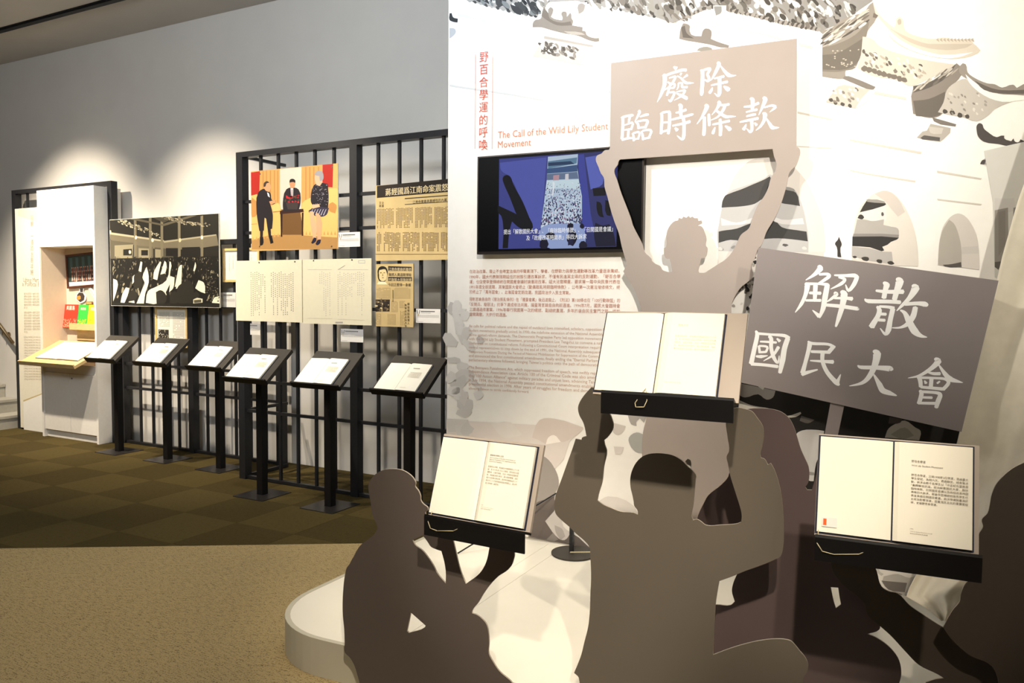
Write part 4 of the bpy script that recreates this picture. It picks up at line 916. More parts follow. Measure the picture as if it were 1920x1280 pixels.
rows = ['在政治改革、廢止不合時宜法條的呼聲高漲下，學者、在野勢力與學生運動等改革力量逐漸集結。', '1990年，國大代表無限期延任的狀態引爆改革訴求，不僅有民進黨主導的反對運動，「野百合學', '運」也促使李登輝總統召開國是會議討論憲政改革。經大法官釋憲，要求第一屆中央民意代表在',
        '1991年底全部退職，其後國民大會終止《動員戡亂時期臨時條款》，公布第一次憲法增修條文，終', '於終止了「萬年國會」。此後國會定期改選，我國政治步入民主常軌。', '箝制言論自由的《懲治叛亂條例》在「獨臺會案」後迅速廢止，《刑法》第100條也在「100行動聯盟」的',
        '「反閱兵、廢惡法」抗爭下達成修法共識，讓臺灣言論自由向前邁進。1994年7月，國民大會臨時會', '三讀通過修憲案，1996年舉行我國第一次的總統、副總統直選，多年的自由民主奮鬥之路，終於', '雲開霧散，大步行前邁進。']
zp = Z(860, 480, 4.571)
ly = [(95, 144, 1380, 140), (95, 190, 1388, 187), (95, 232, 1385, 233), (95, 276, 1385, 280), (95, 318, 960, 327), (95, 380, 1385, 394), (95, 425, 1385, 440), (95, 468, 1385, 487), (95, 510, 415, 516)]
tb = MB()
for t, (xa, ya, xb, yb_) in zip(rows, ly): line(tb, PP, t, zp('%g,%g' % (xa, ya))[0], zp('%g,%g' % (xb, yb_))[0], off=.004, hpx=5.3)
tb.build('chinese_text_lettering', m_redb, mw_)
en = [('As calls for political reform and the repeal of outdated laws intensified, scholars, opposition forces and', 608, 643, 1378), ('student movements gradually united. In 1990, the indefinite extension of the National Assembly members\'', 645, 684, 1378),
      ('terms ignited reform demands. The Democratic Progressive Party led opposition movements and, along', 683, 723, 1378), ('with the Wild Lily Student Movement, prompted President Lee Teng-hui to convene a national affairs', 718, 762, 1378), ('conference on constitutional reform. Following a Constitutional Court interpretation requiring first-term', 755, 800, 1378),
      ('central representatives to step down by the end of 1991, the National Assembly subsequently ended the', 790, 840, 1378), ('Temporary Provisions During the Period of National Mobilization for Suppression of the Communist Rebellion', 826, 876, 1378), ('and announced the first constitutional amendments, finally ending the "Eternal Parliament." Regular', 862, 915, 1378), ('parliamentary elections followed, bringing Taiwan\'s politics onto the path of democratic normalcy.', 897, 950, 1340),
      ('The Betrayers Punishment Act, which suppressed freedom of speech, was swiftly repealed after the', 962, 1024, 1378), ('Independence Association case. Article 100 of the Criminal Code was also amended following', 997, 1062, 1378), ('the "100 Action Alliance" against military parades and unjust laws, advancing Taiwan\'s freedom.', 1033, 1102, 1378), ('In July 1994, the National Assembly passed constitutional amendments enabling Taiwan\'s first', 1070, 1141, 1378),
      ('presidential election in 1996. After years of struggles for freedom and democracy, the clouds', 1104, 1181, 1378), ('allowing Taiwan to stride confidently forward.', 1141, 1172, 605)]
tb = MB()
for t, ya, yb_, xe in en: line(tb, PP, t, zp('90,%g' % ya)[0], zp('%g,%g' % (xe, yb_))[0], off=.004)
tb.build('english_text_lettering', m_tan, mw_)

# ------------------------------------------------------------------ television
TV = PP.moved(.06); A, B = TV.uv(896, 294), TV.uv(1205, 468)
ta0, ta1, tb0, tb1 = A[0], B[0], TV.uv(896, 477)[1], A[1]
tv = empty('television', TV.w((ta0 + ta1) / 2, tb0)); tag(tv, 'wide black flat television on the mural wall showing a blue subtitled film', 'television')
m_tvb = mat('tv_bezel', (50, 44, 40), .3, .6)
MB().slab(TV, ta0 + .004, ta1 - .004, tb0 + .004, tb1 - .004, -.056, -.004).build('casing', m_black2, tv)
for q in ((ta0, ta1, tb1 - .008, tb1), (ta0, ta1, tb0, tb0 + .016), (ta0, ta0 + .008, tb0 + .016, tb1 - .008), (ta1 - .01, ta1, tb0 + .016, tb1 - .008)): MB().slab(TV, *q, -.03, .004).build('bezel', m_tvb, tv)
MB().slab(TV, ta0 + .008, ta1 - .01, tb0 + .016, tb1 - .008, -.004, 0).build('screen', mat('dark_glass', (4, 4, 5), .4), tv)
MATS[('dark_glass',)].node_tree.nodes['Principled BSDF'].inputs['Specular IOR Level'].default_value = .08
p = Print(TV, .0006, .00006, emit=.8); p.clip = (ta0 + .012, tb0 + .026, ta1 - .012, tb1 - .014); g = Z(820, 260, 4)
vA, vB = TV.uv(936, 303)[0], TV.uv(1158.5, 300)[0]; top, bot = tb1 - .022, tb0 + .03
for i in range(12):   # the film picture: blue walls either side of a bright doorway
    a_, b_ = vA + (vB - vA) * i / 12, vA + (vB - vA) * (i + 1) / 12; f = .9 if i < 6 else .7
    p.uvpoly([(a_, bot), (b_, bot), (b_, top), (a_, top)], (72 * f, 78 * f, 158 * f), False)
p.poly(g('470,180 820,140 800,400 780,660 720,700 640,500 540,280 480,240'), (84, 92, 174), True); p.poly(g('1050,120 1100,115 1150,560 1180,700 1090,700 1075,400'), (64, 72, 158), True); p.poly(g('1110,140 1230,120 1240,340 1150,380'), (92, 104, 190), True)
p.poly(g('830,135 1055,115 1050,210 1065,330 1085,430 1085,560 1070,640 775,672 800,480 822,300'), (186, 206, 226)); p.poly(g('830,170 1050,140 1045,185 830,225'), (96, 132, 160)); p.poly(g('830,180 1000,168 1030,190 830,205'), (40, 62, 96)); p.poly(g('825,225 1050,195 1052,245 822,262'), (60, 88, 132)); p.poly(g('822,265 1050,248 1060,300 820,310'), (104, 120, 150)); p.poly(g('870,275 915,270 912,318 868,318'), (190, 150, 160)); p.poly(g('960,265 985,262 985,312 958,312'), (216, 214, 220))
p.poly(g('820,315 1060,305 1075,380 900,370 815,380'), (206, 226, 236), True)
for k in range(620):
    y = random.uniform(330, 655) ; t = (y - 330) / 325; x = random.uniform(822 - 42 * t, 1070 + 12 * t); s = .5 + t * .9
    if y < 375 and 860 < x < 1040 and random.random() < .8: continue
    p.blob(820 + x / 4, 260 + y / 4, s * 1.1, s * 1.7, random.choice([(40, 44, 90), (60, 60, 110), (236, 240, 250), (220, 230, 244), (92, 84, 130), (150, 120, 150), (34, 40, 60)]), random.uniform(-.4, .4), 6)
p.poly(g('865,320 880,330 875,400 862,440 868,360'), (236, 240, 246)); p.poly(g('780,670 850,640 1000,640 1080,640 1110,720 1110,820 850,825 770,760'), (150, 168, 214), True)
nv = (8, 8, 20)
p.poly(g('490,300 500,280 525,272 548,285 570,340 640,470 690,590 718,660 700,690 660,670 610,600 540,430 500,340'), nv, True); p.poly(g('455,500 520,530 600,570 690,650 710,690 620,670 560,620 540,700 530,820 490,822 495,680 480,580 455,550'), nv, True)
p.poly(g('1165,372 1262,365 1262,425 1172,430'), nv, True); p.poly(g('1195,470 1225,480 1240,560 1250,590 1215,580 1195,520'), nv, True); p.poly(g('1260,460 1300,470 1300,580 1270,570'), nv, True); p.poly(g('1185,630 1240,650 1290,640 1320,700 1340,805 1190,808 1175,720'), (22, 22, 48), True)
for x, y, a, b in ((998, 655, 6, 6), (850, 728, 9, 7), (1010, 745, 10, 14), (1085, 655, 4, 5), (800, 790, 8, 12), (1095, 800, 8, 9)): p.blob(820 + x / 4, 260 + y / 4, a, b, (18, 18, 42), 0, 9, .12)
p.poly(g('985,660 1010,660 1020,790 980,800'), (30, 30, 66), True)
p.build('film_picture', tv)
for m_ in p.mats: m_.node_tree.nodes['Principled BSDF'].inputs['Specular IOR Level'].default_value = .05
tb = MB(); m_sub = ink((240, 240, 240), 1.0)
line(tb, TV, '提出「解散國民大會」、「廢除臨時條款」、「召開國是會議」', (944.5, 438.3), (1149, 433.3), off=.04, hpx=7.6)
tb = MB(); line(tb, TV, '提出「解散國民大會」、「廢除臨時條款」、「召開國是會議」', (944.5, 438.6), (1149, 433), off=.0012 + .05 * 0, hpx=7.2); line(tb, TV, '及「政經改革時間表」等四大訴求', (987, 450), (1100, 447), off=.0012, hpx=7.2)
o = tb.build('subtitle_lettering', m_sub, tv); o.location += Vector(TV.n) * .0008 * 0 + Vector(TV.n) * .045 * 0
o.location += Vector(TV.n) * (max(0, p.off - .001) + .0004)
# ------------------------------------------------------------------ silhouettes
def proj(P):
    v = K @ (np.array(P) - CAM); return (960 + F_PX * v[0] / v[2], 640 + F_PX * v[1] / v[2])
def foot(pl, x, z): return proj(pl.w(pl.uv(x, 1250)[0], z))
m_gA = mat('pale_grey_board', (160, 148, 140), .6, var=.02, scale=5); m_gC = mat('olive_grey_board', (98, 90, 79), .6, var=.02, scale=5); m_gE = mat('mauve_brown_board', (86, 72, 70), .6, var=.02, scale=5)
m_gG = mat('warm_grey_board', (90, 80, 74), .6, var=.02, scale=5); m_gF = mat('dark_olive_board', (70, 62, 54), .6, var=.02, scale=5); m_gS = mat('slate_grey_board', (138, 129, 127), .6, var=.02, scale=5)
m_edge = mat('board_edge_highlight', (176, 166, 150), .6)  # pale colour paints the light caught along the board edges
def figure(label, n, outlines, m, z, cat='silhouette', name='silhouette_figure', thick=.007):
    pl = plane_at(n) if not isinstance(n, Plane) else n
    xs = [q[0] for q in outlines[0]]; r = empty(name, pl.px((min(xs) + max(xs)) / 2, 1000)); r.location.z = z
    tag(r, label, cat)
    cutout('figure_board', pl, outlines, thick, m, r, edge=m_edge)
    return r, pl
# A: standing figure holding the upper sign, close to the mural
PA = PP.moved(.085)
zs = Z(1140, 60, 4.9237)
outA = [(1146, 118.5), (1494.4, 72.6), (1493.4, 275)] + [q[:2] for q in z3m('1402,127 1412,131 1423,150 1415,200 1395,250 1365,280 1350,300 1340,350 1320,430 1290,520 1265,580 1230,640 1200,690 1165,780 1140,810 1120,870 1100,910 1105,950 1110,980 1080,1020 1030,1060 990,1120 965,1180 963,1225')]
outA += [(1371, 600), (1372, 780), (1376, 860), (1372, 960)] + [foot(PA, 1345, .16), foot(PA, 1222, .16)] + [(1215, 960), (1209, 900), (1204, 850), (1206, 810), (1213, 778), (1207, 680), (1203, 600)]
outA += [q[:2] for q in z3m('360,1190 330,1100 300,1040 265,990 245,955 268,910 255,860 235,790 215,700 185,620 160,540 140,460 120,390 115,330 95,300 80,260 62,210 70,185 100,170 120,150 150,145 157,130')]
holeA = [q[:2] for q in z3m('225,210 1240,140 1250,190 1265,240 1255,290 1230,330 1210,400 1180,460 1150,500 1120,560 1100,620 1080,670 1030,710 1000,770 960,840 920,880 880,905 850,925 810,950 790,963 750,965 745,950 755,910 765,868 790,862 803,830 803,795 795,785 798,740 785,690 765,655 740,650 770,635 765,615 745,620 740,600 720,600 705,590 690,598 680,585 665,598 645,590 635,605 615,598 610,615 585,622 560,645 540,680 532,720 533,770 530,795 515,800 518,845 530,868 555,872 565,915 572,960 550,960 520,952 505,945 490,920 460,905 435,885 430,870 390,830 370,770 345,720 310,650 295,600 265,520 230,430 205,350 185,290 190,270 208,245 215,220')]
hole2 = [q[:2] for q in zM('606,330 616,319 628,325 632,345 630,368 618,358')]
ra, _ = figure('pale grey standing silhouette with both arms raised holding the upper lettered sign', PA, [outA, holeA, hole2], m_gA, .16)
WH = (250, 249, 246)
def letters(name, pl, r, chars):
    for c, (zz, strokes) in chars.items():
        p = Print(pl, .0068, .00002)
        for s in strokes.split('|'): p.stroke(zz(s.replace(')(', ' ').replace('(', '').replace(')', '').strip()), WH)
        p.build('painted_character', r)
i1, i2, i3, i4, i5, i6 = Z(1220, 100, 10.667), Z(1150, 180, 10.667), Z(1300, 160, 10.667), Z(1480, 480, 7.111), Z(1390, 600, 8), Z(1580, 620, 8)
letters('c', PA.moved(-.0025), ra, {
 'fei': (i1, '(465,275,30)(520,310,80)|(330,440,50)(420,405,50)(520,375,55)(640,340,60)(720,345,55)|(270,430,70)(290,500,85)(280,640,75)(240,760,70)(190,880,45)(135,980,8)|(375,500,25)(470,475,40)(500,480,45)(470,550,50)(400,650,45)(280,745,15)|(345,580,30)(400,610,40)|(540,460,25)(610,500,35)(700,590,55)(780,600,45)(870,600,6)|(620,400,40)(600,440,35)|(740,440,55)(660,500,20)|(380,630,25)(480,620,45)(470,690,45)(380,700,30)|(380,690,45)(350,790,50)(330,850,40)|(380,790,35)(480,790,45)(440,900,55)(400,960,50)(360,930,15)|(565,600,35)(555,680,35)(525,740,10)|(560,600,25)(630,605,40)(640,680,50)(740,680,45)|(515,780,20)(620,755,35)(690,755,50)(620,860,40)(475,945,10)|(520,805,20)(620,850,60)(720,900,70)(740,905,50)'),
 'chu': (i1, '(1000,345,25)(1040,380,70)(1040,600,75)(1025,800,75)(1020,850,30)|(1050,345,35)(1140,320,55)(1190,325,60)(1140,420,50)|(1130,420,40)(1170,500,60)(1150,560,55)(1080,530,20)|(1340,190,50)(1370,230,80)(1310,370,65)(1240,500,35)(1195,560,8)|(1400,250,15)(1470,350,50)(1560,440,75)(1640,455,40)(1715,445,6)|(1270,510,25)(1370,490,45)(1470,465,55)|(1215,645,30)(1400,605,45)(1540,575,55)|(1380,500,70)(1385,650,75)(1380,800,75)(1350,860,40)(1280,800,10)|(1240,690,20)(1215,750,60)(1180,800,60)|(1465,665,25)(1530,710,80)(1570,740,80)'),
 'lin': (i2, '(160,435,20)(195,460,60)(195,650,60)(180,860,60)|(190,430,50)(300,400,45)(380,390,50)(405,400,30)|(340,410,55)(320,500,45)(310,570,30)|(230,585,25)(300,565,30)(380,535,45)|(370,530,40)(395,570,45)(360,680,45)|(230,685,30)(370,660,40)|(310,690,50)(300,840,50)|(180,880,50)(300,850,45)(390,845,35)|(510,300,50)(530,330,60)(490,420,45)(435,520,10)|(540,420,30)(640,385,50)(710,375,45)|(450,515,30)(500,570,50)(510,660,45)|(480,515,35)(640,490,45)(690,520,60)(650,620,50)|(520,640,40)(670,625,45)|(385,750,25)(410,800,45)(415,900,50)|(400,750,35)(500,725,45)(530,760,40)(505,850,40)|(420,870,35)(520,855,35)|(565,710,30)(590,780,50)(605,880,50)|(590,700,35)(710,680,45)(765,715,50)(720,830,45)|(610,860,40)(740,835,40)'),
 'shi': (i2, '(950,345,30)(975,400,60)(970,600,60)(960,760,55)|(980,340,45)(1090,320,45)(1130,350,60)(1125,600,65)(1105,760,55)|(1000,535,35)(1090,530,35)|(980,720,40)(1090,690,45)|(1255,340,30)(1350,320,45)(1460,280,55)|(1315,175,40)(1355,210,80)(1350,330,65)(1370,430,60)|(1160,480,35)(1370,430,50)(1560,380,50)(1605,370,20)|(1190,600,35)(1400,555,50)(1540,515,60)|(1400,440,60)(1420,550,65)(1415,790,70)(1380,870,50)(1280,795,12)|(1240,640,30)(1285,690,75)'),
 'tiao': (i3, '(240,400,50)(275,430,90)(240,520,75)(170,650,45)(75,780,10)|(225,640,60)(225,800,65)(215,980,70)(212,1010,30)|(315,580,50)(320,700,60)(325,810,50)|(500,330,50)(525,370,80)(470,480,45)(375,595,12)|(520,400,40)(620,400,45)(720,385,50)|(640,400,60)(600,500,60)(500,630,40)(360,700,15)|(450,500,35)(550,570,55)(650,630,60)(750,630,45)(855,625,8)|(390,790,35)(570,750,45)(730,715,50)|(540,680,50)(550,850,70)(545,1010,60)|(440,840,15)(410,920,60)(395,970,55)|(640,815,25)(720,870,75)(740,900,70)'),
 'kuan': (i3, '(1140,270,40)(1190,300,80)(1185,480,60)|(1015,435,30)(1150,420,50)(1310,360,55)|(1060,540,30)(1180,510,45)(1280,490,50)|(1065,625,30)(1160,600,50)(1250,585,45)|(935,740,30)(1100,705,50)(1300,665,55)|(1170,710,60)(1175,880,60)(1140,935,50)(1070,870,12)|(1060,780,15)(1030,850,60)(1005,890,65)|(1225,755,25)(1270,800,60)|(1400,250,50)(1440,290,90)(1390,430,60)(1310,600,10)|(1420,450,30)(1570,410,45)(1640,445,60)(1530,540,10)|(1390,560,30)(1435,590,85)(1420,700,65)(1350,820,50)(1255,905,12)|(1460,660,20)(1540,790,60)(1590,850,75)(1720,850,8)')})
# tilted sign on a pole
PS = PP.moved(.27)
rs = empty('protest_sign', PS.px(1560, 1085)); rs.location.z = .16; tag(rs, 'large tilted slate grey sign with white lettering at the right', 'sign')
cutout('sign_board', PS, [[(1422, 464), (1872, 526), (1802.5, 809), (1388.5, 716.5)]], .012, m_gS, rs, sm=False, edge=m_edge)
cutout('pole', PS.moved(-.014), [[(1560, 740), (1586, 745), (1568, 830), foot(PS, 1545, .16), foot(PS, 1520, .16), (1543, 830)]], .01, m_gS, rs, sm=False)
letters('s', PS, rs, {
 'jie': (i4, '(390,130,40)(410,170,80)(330,250,45)(220,320,10)|(400,245,30)(500,240,40)(530,270,50)(450,330,40)(385,365,20)|(215,360,30)(240,400,70)(215,520,50)(160,640,45)(80,750,10)|(240,370,40)(400,370,30)(500,380,45)(515,400,50)|(505,400,65)(475,560,70)(450,700,60)(400,820,30)|(400,800,60)(310,720,10)|(350,390,60)(345,480,55)(340,600,45)|(270,490,35)(420,495,45)|(220,590,30)(420,590,40)|(600,255,20)(750,260,40)(870,260,55)(920,290,30)|(900,290,55)(860,380,55)(790,460,40)(750,380,12)|(660,280,30)(740,310,40)(690,370,45)(550,440,10)|(600,490,40)(630,510,50)(560,570,35)(500,610,10)|(600,560,30)(750,560,40)(840,570,55)|(480,650,40)(700,670,50)(900,700,50)(920,700,20)|(690,470,40)(730,510,90)(710,650,70)(660,820,55)(620,940,25)'),
 'san': (i4, '(1255,350,30)(1295,385,80)(1280,450,60)(1260,560,60)|(1430,300,40)(1470,340,100)(1430,470,70)(1400,580,60)|(1155,460,30)(1300,475,50)(1520,475,60)|(1005,570,15)(1060,600,55)(1300,605,50)(1480,615,50)|(1170,670,30)(1200,720,60)(1180,800,60)(1120,900,70)(1095,945,75)|(1200,670,30)(1330,680,40)(1390,700,60)|(1380,700,60)(1345,850,60)(1320,980,70)(1280,1040,40)(1210,960,10)|(1210,770,40)(1290,775,40)|(1190,850,40)(1275,855,40)|(1640,390,40)(1680,430,100)(1600,560,60)(1500,660,40)(1430,730,10)|(1540,640,45)(1700,630,50)(1800,640,70)(1840,660,40)|(1680,680,60)(1650,800,70)(1580,900,60)(1480,950,30)(1370,955,10)|(1480,720,20)(1540,760,50)(1600,880,80)(1670,1000,90)(1750,1060,50)(1835,1080,8)'),
 'guo': (i5, '(220,160,30)(240,230,60)(200,420,65)(150,650,70)|(250,200,40)(450,215,35)(640,230,50)(720,270,50)|(700,270,70)(650,420,75)(620,600,80)(580,790,50)|(150,655,50)(350,670,45)(550,695,50)|(285,320,25)(400,325,35)(530,335,35)|(535,275,25)(580,315,50)|(415,240,40)(450,280,60)(450,420,55)(490,560,55)(550,640,35)(570,530,10)|(265,385,35)(280,490,40)|(270,385,30)(390,400,35)(370,480,35)|(290,480,35)(370,475,35)|(225,540,30)(300,545,50)(400,530,10)|(560,400,50)(480,520,40)(335,610,10)'),
 'min': (i5, '(1000,320,30)(1080,350,45)(1300,360,40)(1400,410,50)|(1370,410,60)(1310,480,60)|(1050,470,40)(1330,480,50)|(1030,350,70)(1010,450,60)(960,640,55)(920,790,70)|(910,810,60)(1000,780,50)(1145,740,20)|(1035,605,20)(1200,615,40)(1380,625,60)|(1220,490,60)(1220,620,55)(1290,780,60)(1420,930,70)(1470,970,30)|(1440,930,60)(1490,810,10)'),
 'da': (i6, '(460,300,40)(515,345,110)(480,520,85)(400,680,70)(290,780,50)(100,825,10)|(225,515,15)(280,545,55)(500,550,60)(700,565,85)(725,590,50)|(465,650,20)(550,800,75)(600,890,85)(700,930,70)(810,970,15)'),
 'hui': (i6, '(1380,415,40)(1430,455,90)(1330,560,60)(1150,670,40)(980,705,8)|(1435,500,15)(1530,640,60)(1610,720,80)(1700,750,50)(1800,775,8)|(1280,620,25)(1360,640,45)(1460,640,50)|(1120,680,30)(1160,740,60)(1170,840,50)|(1150,700,40)(1350,705,35)(1530,720,40)(1585,780,50)(1500,880,50)|(1170,840,40)(1500,870,50)|(1330,720,55)(1320,840,55)|(1225,745,20)(1250,785,45)|(1455,755,25)(1415,785,30)|(1160,890,40)(1180,950,60)(1140,1090,55)|(1170,910,40)(1400,925,45)(1460,960,60)(1430,1050,65)(1400,1150,50)|(1200,995,35)(1340,1000,40)|(1150,1080,40)(1390,1085,45)')})
# E: large dark figure behind
PE = plane_at(2.9)
outE = [q[:2] for q in zM('655,585 690,500 705,475 760,430 790,395 800,330 800,160 870,108 930,103 985,108 1020,120 1050,145 1070,180 1085,225 1100,275 1120,320 1133,350 1137,380 1133,420 1120,440 1128,452 1148,452')]
outE += [q[:2] for q in zR('478,400 500,300 700,300 720,600 700,760 700,900 755,1035 750,1050 700,1068 740,1085 800,1130 835,1180 845,1240 832,1290')]
outE += [foot(PE, 1660, .16), foot(PE, 1300, .16)] + [(1300, 1140)] + [q[:2] for q in zM('740,943 800,945 818,930 806,885 812,850 828,812 700,800 660,640')]
holeE = [q[:2] for q in zR('543,868 575,870 580,905 587,942 565,958 556,930')]
figure('dark mauve brown long-haired silhouette behind the kneeling figure', PE, [outE, holeE], m_gE, .16)
# F: dark stooping figure below the right book
PF = plane_at(2.78)
outF = [q[:2] for q in zR('545,700 720,700 720,750 740,800 760,865 790,885 830,895 880,945 930,980 1025,1040 1100,1080 1250,1150 1300,1300')] + [foot(PF, 1900, .16), foot(PF, 1740, .16)] + [q[:2] for q in zR('950,1275 990,1262 1028,1257 1000,1240 920,1200 860,1140 800,1075 755,1035 700,985 690,940 650,900 610,870 580,840 550,790')]
figure('dark olive stooping silhouette below the right-hand book', PF, [outF], m_gF, .16)
# H: dark figure at the right edge
PH = plane_at(2.66)
outH = [q[:2] for q in zR('1450,300 1371,335 1330,355 1290,385 1250,430 1230,480 1225,510 1215,550 1190,580 1195,610 1178,640 1172,700 1165,790 1140,830 1115,860 1100,900 1095,930 1070,960 1045,1000 1025,1040 1060,1090 1140,1160 1230,1203 1262,1280')] + [foot(PH, 1880, .16), foot(PH, 2150, .16), (2150, 850)]
figure('dark silhouette cropped by the right edge beside the white cloth', PH, [outH], m_gF, .16)
# C: kneeling figure holding the upper book
PC = plane_at(2.59)
outC = [q[:2] for q in zM('235,20 205,12 175,45 155,75 147,100 152,130 170,165 180,205 183,222 165,228 162,238 137,233 125,270 100,340 75,410 60,450 50,480 50,550 75,580 110,610 140,640 175,670 195,695 200,740 203,830 200,900 197,980 190,1040 175,1100 160,1160 145,1200 130,1235 150,1255')]
outC += [foot(PC, 1085, .16), foot(PC, 1500, .16)]
outC += [q[:2] for q in zM('1110,1260 1128,1230 1132,1200 1120,1170 1095,1140 1075,1115 1060,1100 1040,1093 990,1090 920,1098 860,1112 800,1130 725,1158 727,1100 735,950 745,880 752,842 800,825 860,800 930,775 990,750 1015,735 1025,700 1028,620 1025,540 1015,460 1000,400 985,360 972,338 960,345 945,320 930,315 928,300 935,270 942,225 938,180 915,145 890,115 870,108 830,100 790,110 780,160 788,230 794,285 783,310 789,340 800,395 830,490 848,560 845,590 825,597 760,602 695,603 670,585 655,578 640,582 633,560 640,520 645,470 650,410 652,390 640,372 620,355 590,325 555,305 520,297 470,295 430,305 400,330 380,365 371,400 372,440 380,475 385,500 388,520 402,540 404,558 385,550 330,545 290,530 255,515 230,497 235,470 250,420 258,350 270,285 262,260 258,240 275,225 298,185 290,140 275,110 270,60 262,25')]
rc, _ = figure('olive grey kneeling silhouette lifting the upper open book overhead', PC, [outC], m_gC, .16)
# G: seated figure holding the left book
PG = plane_at(2.44)
zG = Z(520, 860, 3.048)
outG = [q[:2] for q in zG('580,75 620,60 680,57 720,65 755,85 780,110 793,138 790,155 808,180 820,210 822,235 835,255 862,278 863,292 848,302 850,320 862,335 860,355 868,368 900,345 1000,350 1000,423 1020,520 1050,640 1080,712 1160,650 1195,590 1215,500 1222,440 1260,420 1350,440 1370,490 1350,510 1357,545 1350,580 1338,610 1310,640 1270,665 1220,715 1180,770 1150,820 1115,868 1115,880 1140,888 1170,910 1195,940 1207,980 1212,1050 1210,1110 1230,1150 1270,1210 1350,1285')]
outG += [foot(PG, 1000, 0), foot(PG, 680, 0)] + [q[:2] for q in zG('478,1300 460,1230 440,1170 415,1130 390,1105 388,1050 385,970 378,900 376,830 380,740 388,670 400,620 415,600 425,580 440,555 455,525 480,490 520,460 560,425 575,390 560,350 545,310 538,260 530,210 523,160 530,130 550,100')]
holeG = [q[:2] for q in zG('833,435 775,462 790,490 830,520 870,570 895,610 915,650 965,710 965,640 955,580 940,525 910,515 880,500 860,470')]
holeG2 = [q[:2] for q in zG('765,875 850,950 845,960 755,992 744,982')]
figure('warm grey seated silhouette in profile reading the left-hand book', PG, [outG, holeG, holeG2], m_gG, 0)
# ------------------------------------------------------------------ the three big open books with their boards
m_bboard = mat('pale_taupe_board', (176, 164, 152), .6, var=.02, scale=5)
def big(pl, lab_b, lab_s, ext, right_text, tray, back, ck, stem=None, over=.0):
    r = empty('book_stand', pl.w(0, -BH / 2 - .05)); tag(r, lab_s, 'book stand')
    a, b = BW / 2, BH / 2
    MB().slab(pl, -a - .006, a + ext[0], -b - .01, b + ext[1], -.012, -.0005).build('back_board', m_bboard, r)
    MB().slab(pl, tray[0], tray[1], -b - .016, -b - .008, -.012, .035).build('tray_shelf', m_tray, r)
    t0 = pl.w(tray[0], -b - .016, .035); t1 = pl.w(tray[1], -b - .016, .035); dz = Vector((0, 0, -tray[2])); bk = Vector((-pl.u[1], pl.u[0], 0)) * .006
    q = [Vector(t0), Vector(t1), Vector(t1) + dz, Vector(t0) + dz]
    MB().add([tuple(v) for v in q] + [tuple(v + bk) for v in q], [(3, 2, 1, 0)[::-1][::-1], (4, 5, 6, 7)[::-1][::-1], (0, 1, 5, 4), (1, 2, 6, 5), (2, 3, 7, 6), (3, 0, 4, 7)]).build('front_lip', m_tray, r)
    # brackets reaching back to the silhouette board that carries the stand
    for s in ((-.06, .06) if back < 2.8 else (-.12, -.05)):
        h0 = Vector(pl.w(s, -.06, -.012)); n_back = back; t = (n_back - h0.dot(Vector(N3))) - .008; h1 = h0 + Vector(N3) * t
        MB().tube(h0, h1, .008, 8).build('bracket', m_black2, r)
    bk_ = empty('open_book', pl.w(0, -BH / 2)); tag(bk_, lab_b, 'book')
    make_book(pl, bk_, False); cord(pl, bk_, False, *ck)
    return r, bk_
B1 = Plane((-.694, 2.235, 1.437), radians(2.2), radians(25.8)); B2 = Plane((-1.26, 2.17, 1.0), radians(-1.5), radians(19.2)); B3 = Plane((-.06, 2.245, 1.103), radians(3.4), radians(16.1))
s1, b1_ = big(B1, 'open book with bright blank pages held up by the kneeling silhouette', 'pale taupe book stand with dark tray on top of the kneeling silhouette', (.062, .01), 0, (-.148, .235, .062), 2.59, (-.02, 0))
s2, b2_ = big(B2, 'open cream book in front of the seated silhouette at the left', 'taupe book stand with black tray held by the seated silhouette', (.02, .012), 0, (-.178, .2, .062), 2.44, (-.16, 1))
s3, b3_ = big(B3, 'open cream book with orange stamp label at the lower right', 'taupe book stand with black tray below the tilted slate sign', (.016, .008), 0, (-.182, .2, .062), 2.9, (-.175, 1))
# printed words
def bookprint(pl, root, specs, m, off=.0195):
    tb = MB()
    for t, u, v, w, h in specs:
        vs, fs = glyphs(t); x0 = min(q[0] for q in vs); x1 = max(q[0] for q in vs); k = w / (x1 - x0); ky = h / .72 if h else k
        tb.add([pl.w(u + (x - x0) * k, v + y * ky, off) for x, y in vs], fs)
    tb.build('page_lettering', m, root)
bookprint(B3, b3_, [('野百合學運', .042, .077, .032, .0052), ('Wild Lily Student Movement', .042, .067, .072, 0)], m_text_d)
para3 = ['野百合學運，又稱1990年3月學運，是由臺大', '學生發起，為期六天，透過靜坐、絕食等活', '動，訴求由數千名學生以「中正紀念堂廣場', '「集體靜坐抗議，提出解散國民大會、廢除', '臨時條款、召開國是會議以及政經改革時間', '表等四大訴求，最後李登輝總統接見學生代', '表並承諾召開國是會議，此次學運對臺灣民', '主政治影響深遠，是臺灣民主化的重要里程', '碑，史稱野百合學運。']
bookprint(B3, b3_, [(t, .042, .042 - i * .0088, .128 if i < 8 else .06, .0048) for i, t in enumerate(para3)], m_text_d)
bookprint(B3, b3_, [('1990', .042, -.094, .007, 0), ('Wild Lily Student Movement records', .042, -.1, .05, 0), ('野百合學運史料典藏', .042, -.1055, .04, .0024)], m_text)
bookprint(B2, b2_, [('動員戡亂時期終止宣告', .022, .083, .05, .0045), ('Announcement of the End of the Period of', .022, .0755, .095, 0), ('National Mobilization for Suppression of the', .022, .0695, .098, 0), ('Communist Rebellion', .022, .0635, .048, 0)], m_text_d)
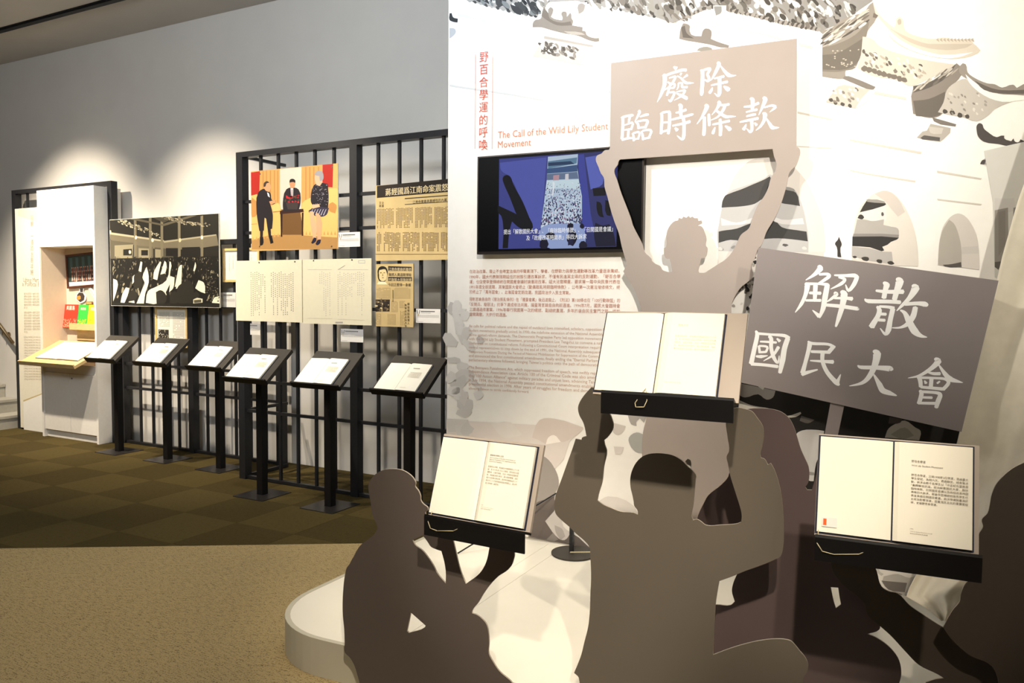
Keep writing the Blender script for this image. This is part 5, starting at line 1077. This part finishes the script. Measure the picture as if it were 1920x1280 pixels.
para2 = ['動員戡亂時期，係指國共內戰期間自三十六年', '起，至1991年5月1日止之期間，政府宣告全國', '總動員，以戡平叛亂，在此一時期制定臨時條', '款，凍結憲法部分條文，擴大總統職權，並延', '長中央民意代表任期，直到李登輝總統於八十', '年四月三十日宣告動員戡亂時期終止，並公布', '廢止臨時條款，還政於民。']
bookprint(B2, b2_, [(t, .022, .046 - i * .009, .115 if i < 6 else .05, .0045) for i, t in enumerate(para2)], m_text)
bookprint(B2, b2_, [('1991', .022, -.078, .006, 0), ('Government records of the period', .022, -.0835, .045, 0), ('政府公報史料典藏', .022, -.089, .036, .0022)], m_text)
m_faint = ink((226, 216, 192))
bookprint(B1, b1_, [('國民大會', .05, .085, .03, .005)] + [(t, .045, .05 - i * .01, .12, .0045) for i, t in enumerate(para2[:5])] + [('政府公報', .03, -.095, .05, .003)], m_faint)
# small stamp label with orange block, on the left page of the right-hand book
lb = MB().slab(B3, -.168, -.131, -.113, -.088, .0125, .0135).build('sticker', m_white, b3_); lb['label'] = 'small white sticker'
MB().slab(B3, -.1645, -.1565, -.109, -.092, .0135, .0139).build('sticker_block', ink((226, 96, 34)), lb)
# ------------------------------------------------------------------ round-based support stand with a slanting rod
c = at_floor(1083, 1033, .16)
ss = empty('support_stand', (c[0], c[1] - .06, .16)); tag(ss, 'round-based black support stand behind the kneeling silhouette', 'stand')
MB().tube((c[0], c[1] - .06, .162), (c[0], c[1] - .06, .17), .125, 40).build('round_base', m_lect, ss)
MB().box(c[0] - .022, c[0] - .002, c[1] - .07, c[1] - .05, .17, .42).build('post', m_black, ss)
MB().tube((c[0] - .01, c[1] - .085, .176), (c[0] + .16, c[1] - .03, .19), .004, 8).build('cable', m_cord, ss)
rd = empty('slanting_rod', at_floor(858, 1037, .16)); tag(rd, 'thin black rod slanting up from the platform to the mural', 'rod')
e1 = PP.px(1045, 923, .02)
MB().tube(at_floor(858, 1037, .165), e1, .0042, 8).build('rod', m_black2, rd)
# ------------------------------------------------------------------ hanging cloth
PCl = PP.moved(.12)
rows_ = [(-200, 2070, 2500), (0, 2030, 2420), (200, 1972, 2330), (380, 1908, 2250), (480, 1880, 2200), (640, 1843, 2120), (800, 1802, 2060), (950, 1766, 1985), (1060, 1728, 1900), (1105, 1704, 1850), (1118, 1700, 1830), (1140, 1740, 1812), (1165, 1768, 1775)]
cl = MB(); NC = 56; idx = []
import bisect
ys = [r_[0] for r_ in rows_]; NR = 90
for j in range(NR + 1):
    y = -200 + (1163 + 200) * j / NR; i = min(max(bisect.bisect(ys, y) - 1, 0), len(rows_) - 2); t = (y - ys[i]) / (ys[i + 1] - ys[i])
    xl = rows_[i][1] + (rows_[i + 1][1] - rows_[i][1]) * t; xr = rows_[i][2] + (rows_[i + 1][2] - rows_[i][2]) * t
    for k in range(NC + 1):
        s = k / NC; x = xl + (xr - xl) * s
        amp = .03
        d = amp * sin(s * 9 + y / 300 + 1.2 * sin(y / 300)) + .005 * sin(s * 31 + y / 110) + .006 * sin(y / 60 + s * 9) + .01 * max(0, 1 - abs(y - 640 - 500 * s) / 60)
        e = max(0, y - 850) / 315 * .42; Q = PCl.moved(d + .03 + e)
        a, b = Q.uv(x, y); cl.v.append(tuple(Q.w(a, b)))
for j in range(NR):
    for k in range(NC): a = j * (NC + 1) + k; cl.f.append([a, a + NC + 1, a + NC + 2, a + 1]); cl.m.append(0)
zmin = min(v[2] for v in cl.v)
m_cloth = mat('cream_canvas', (234, 225, 204), .85, var=.04, scale=18, bump=.15)
o = cl.build('hanging_cloth', m_cloth, None, smooth=True); tag(o, 'wide cream canvas cloth draped diagonally down the mural at the right', 'cloth')
sd = o.modifiers.new('solid', 'SOLIDIFY'); sd.thickness = .003
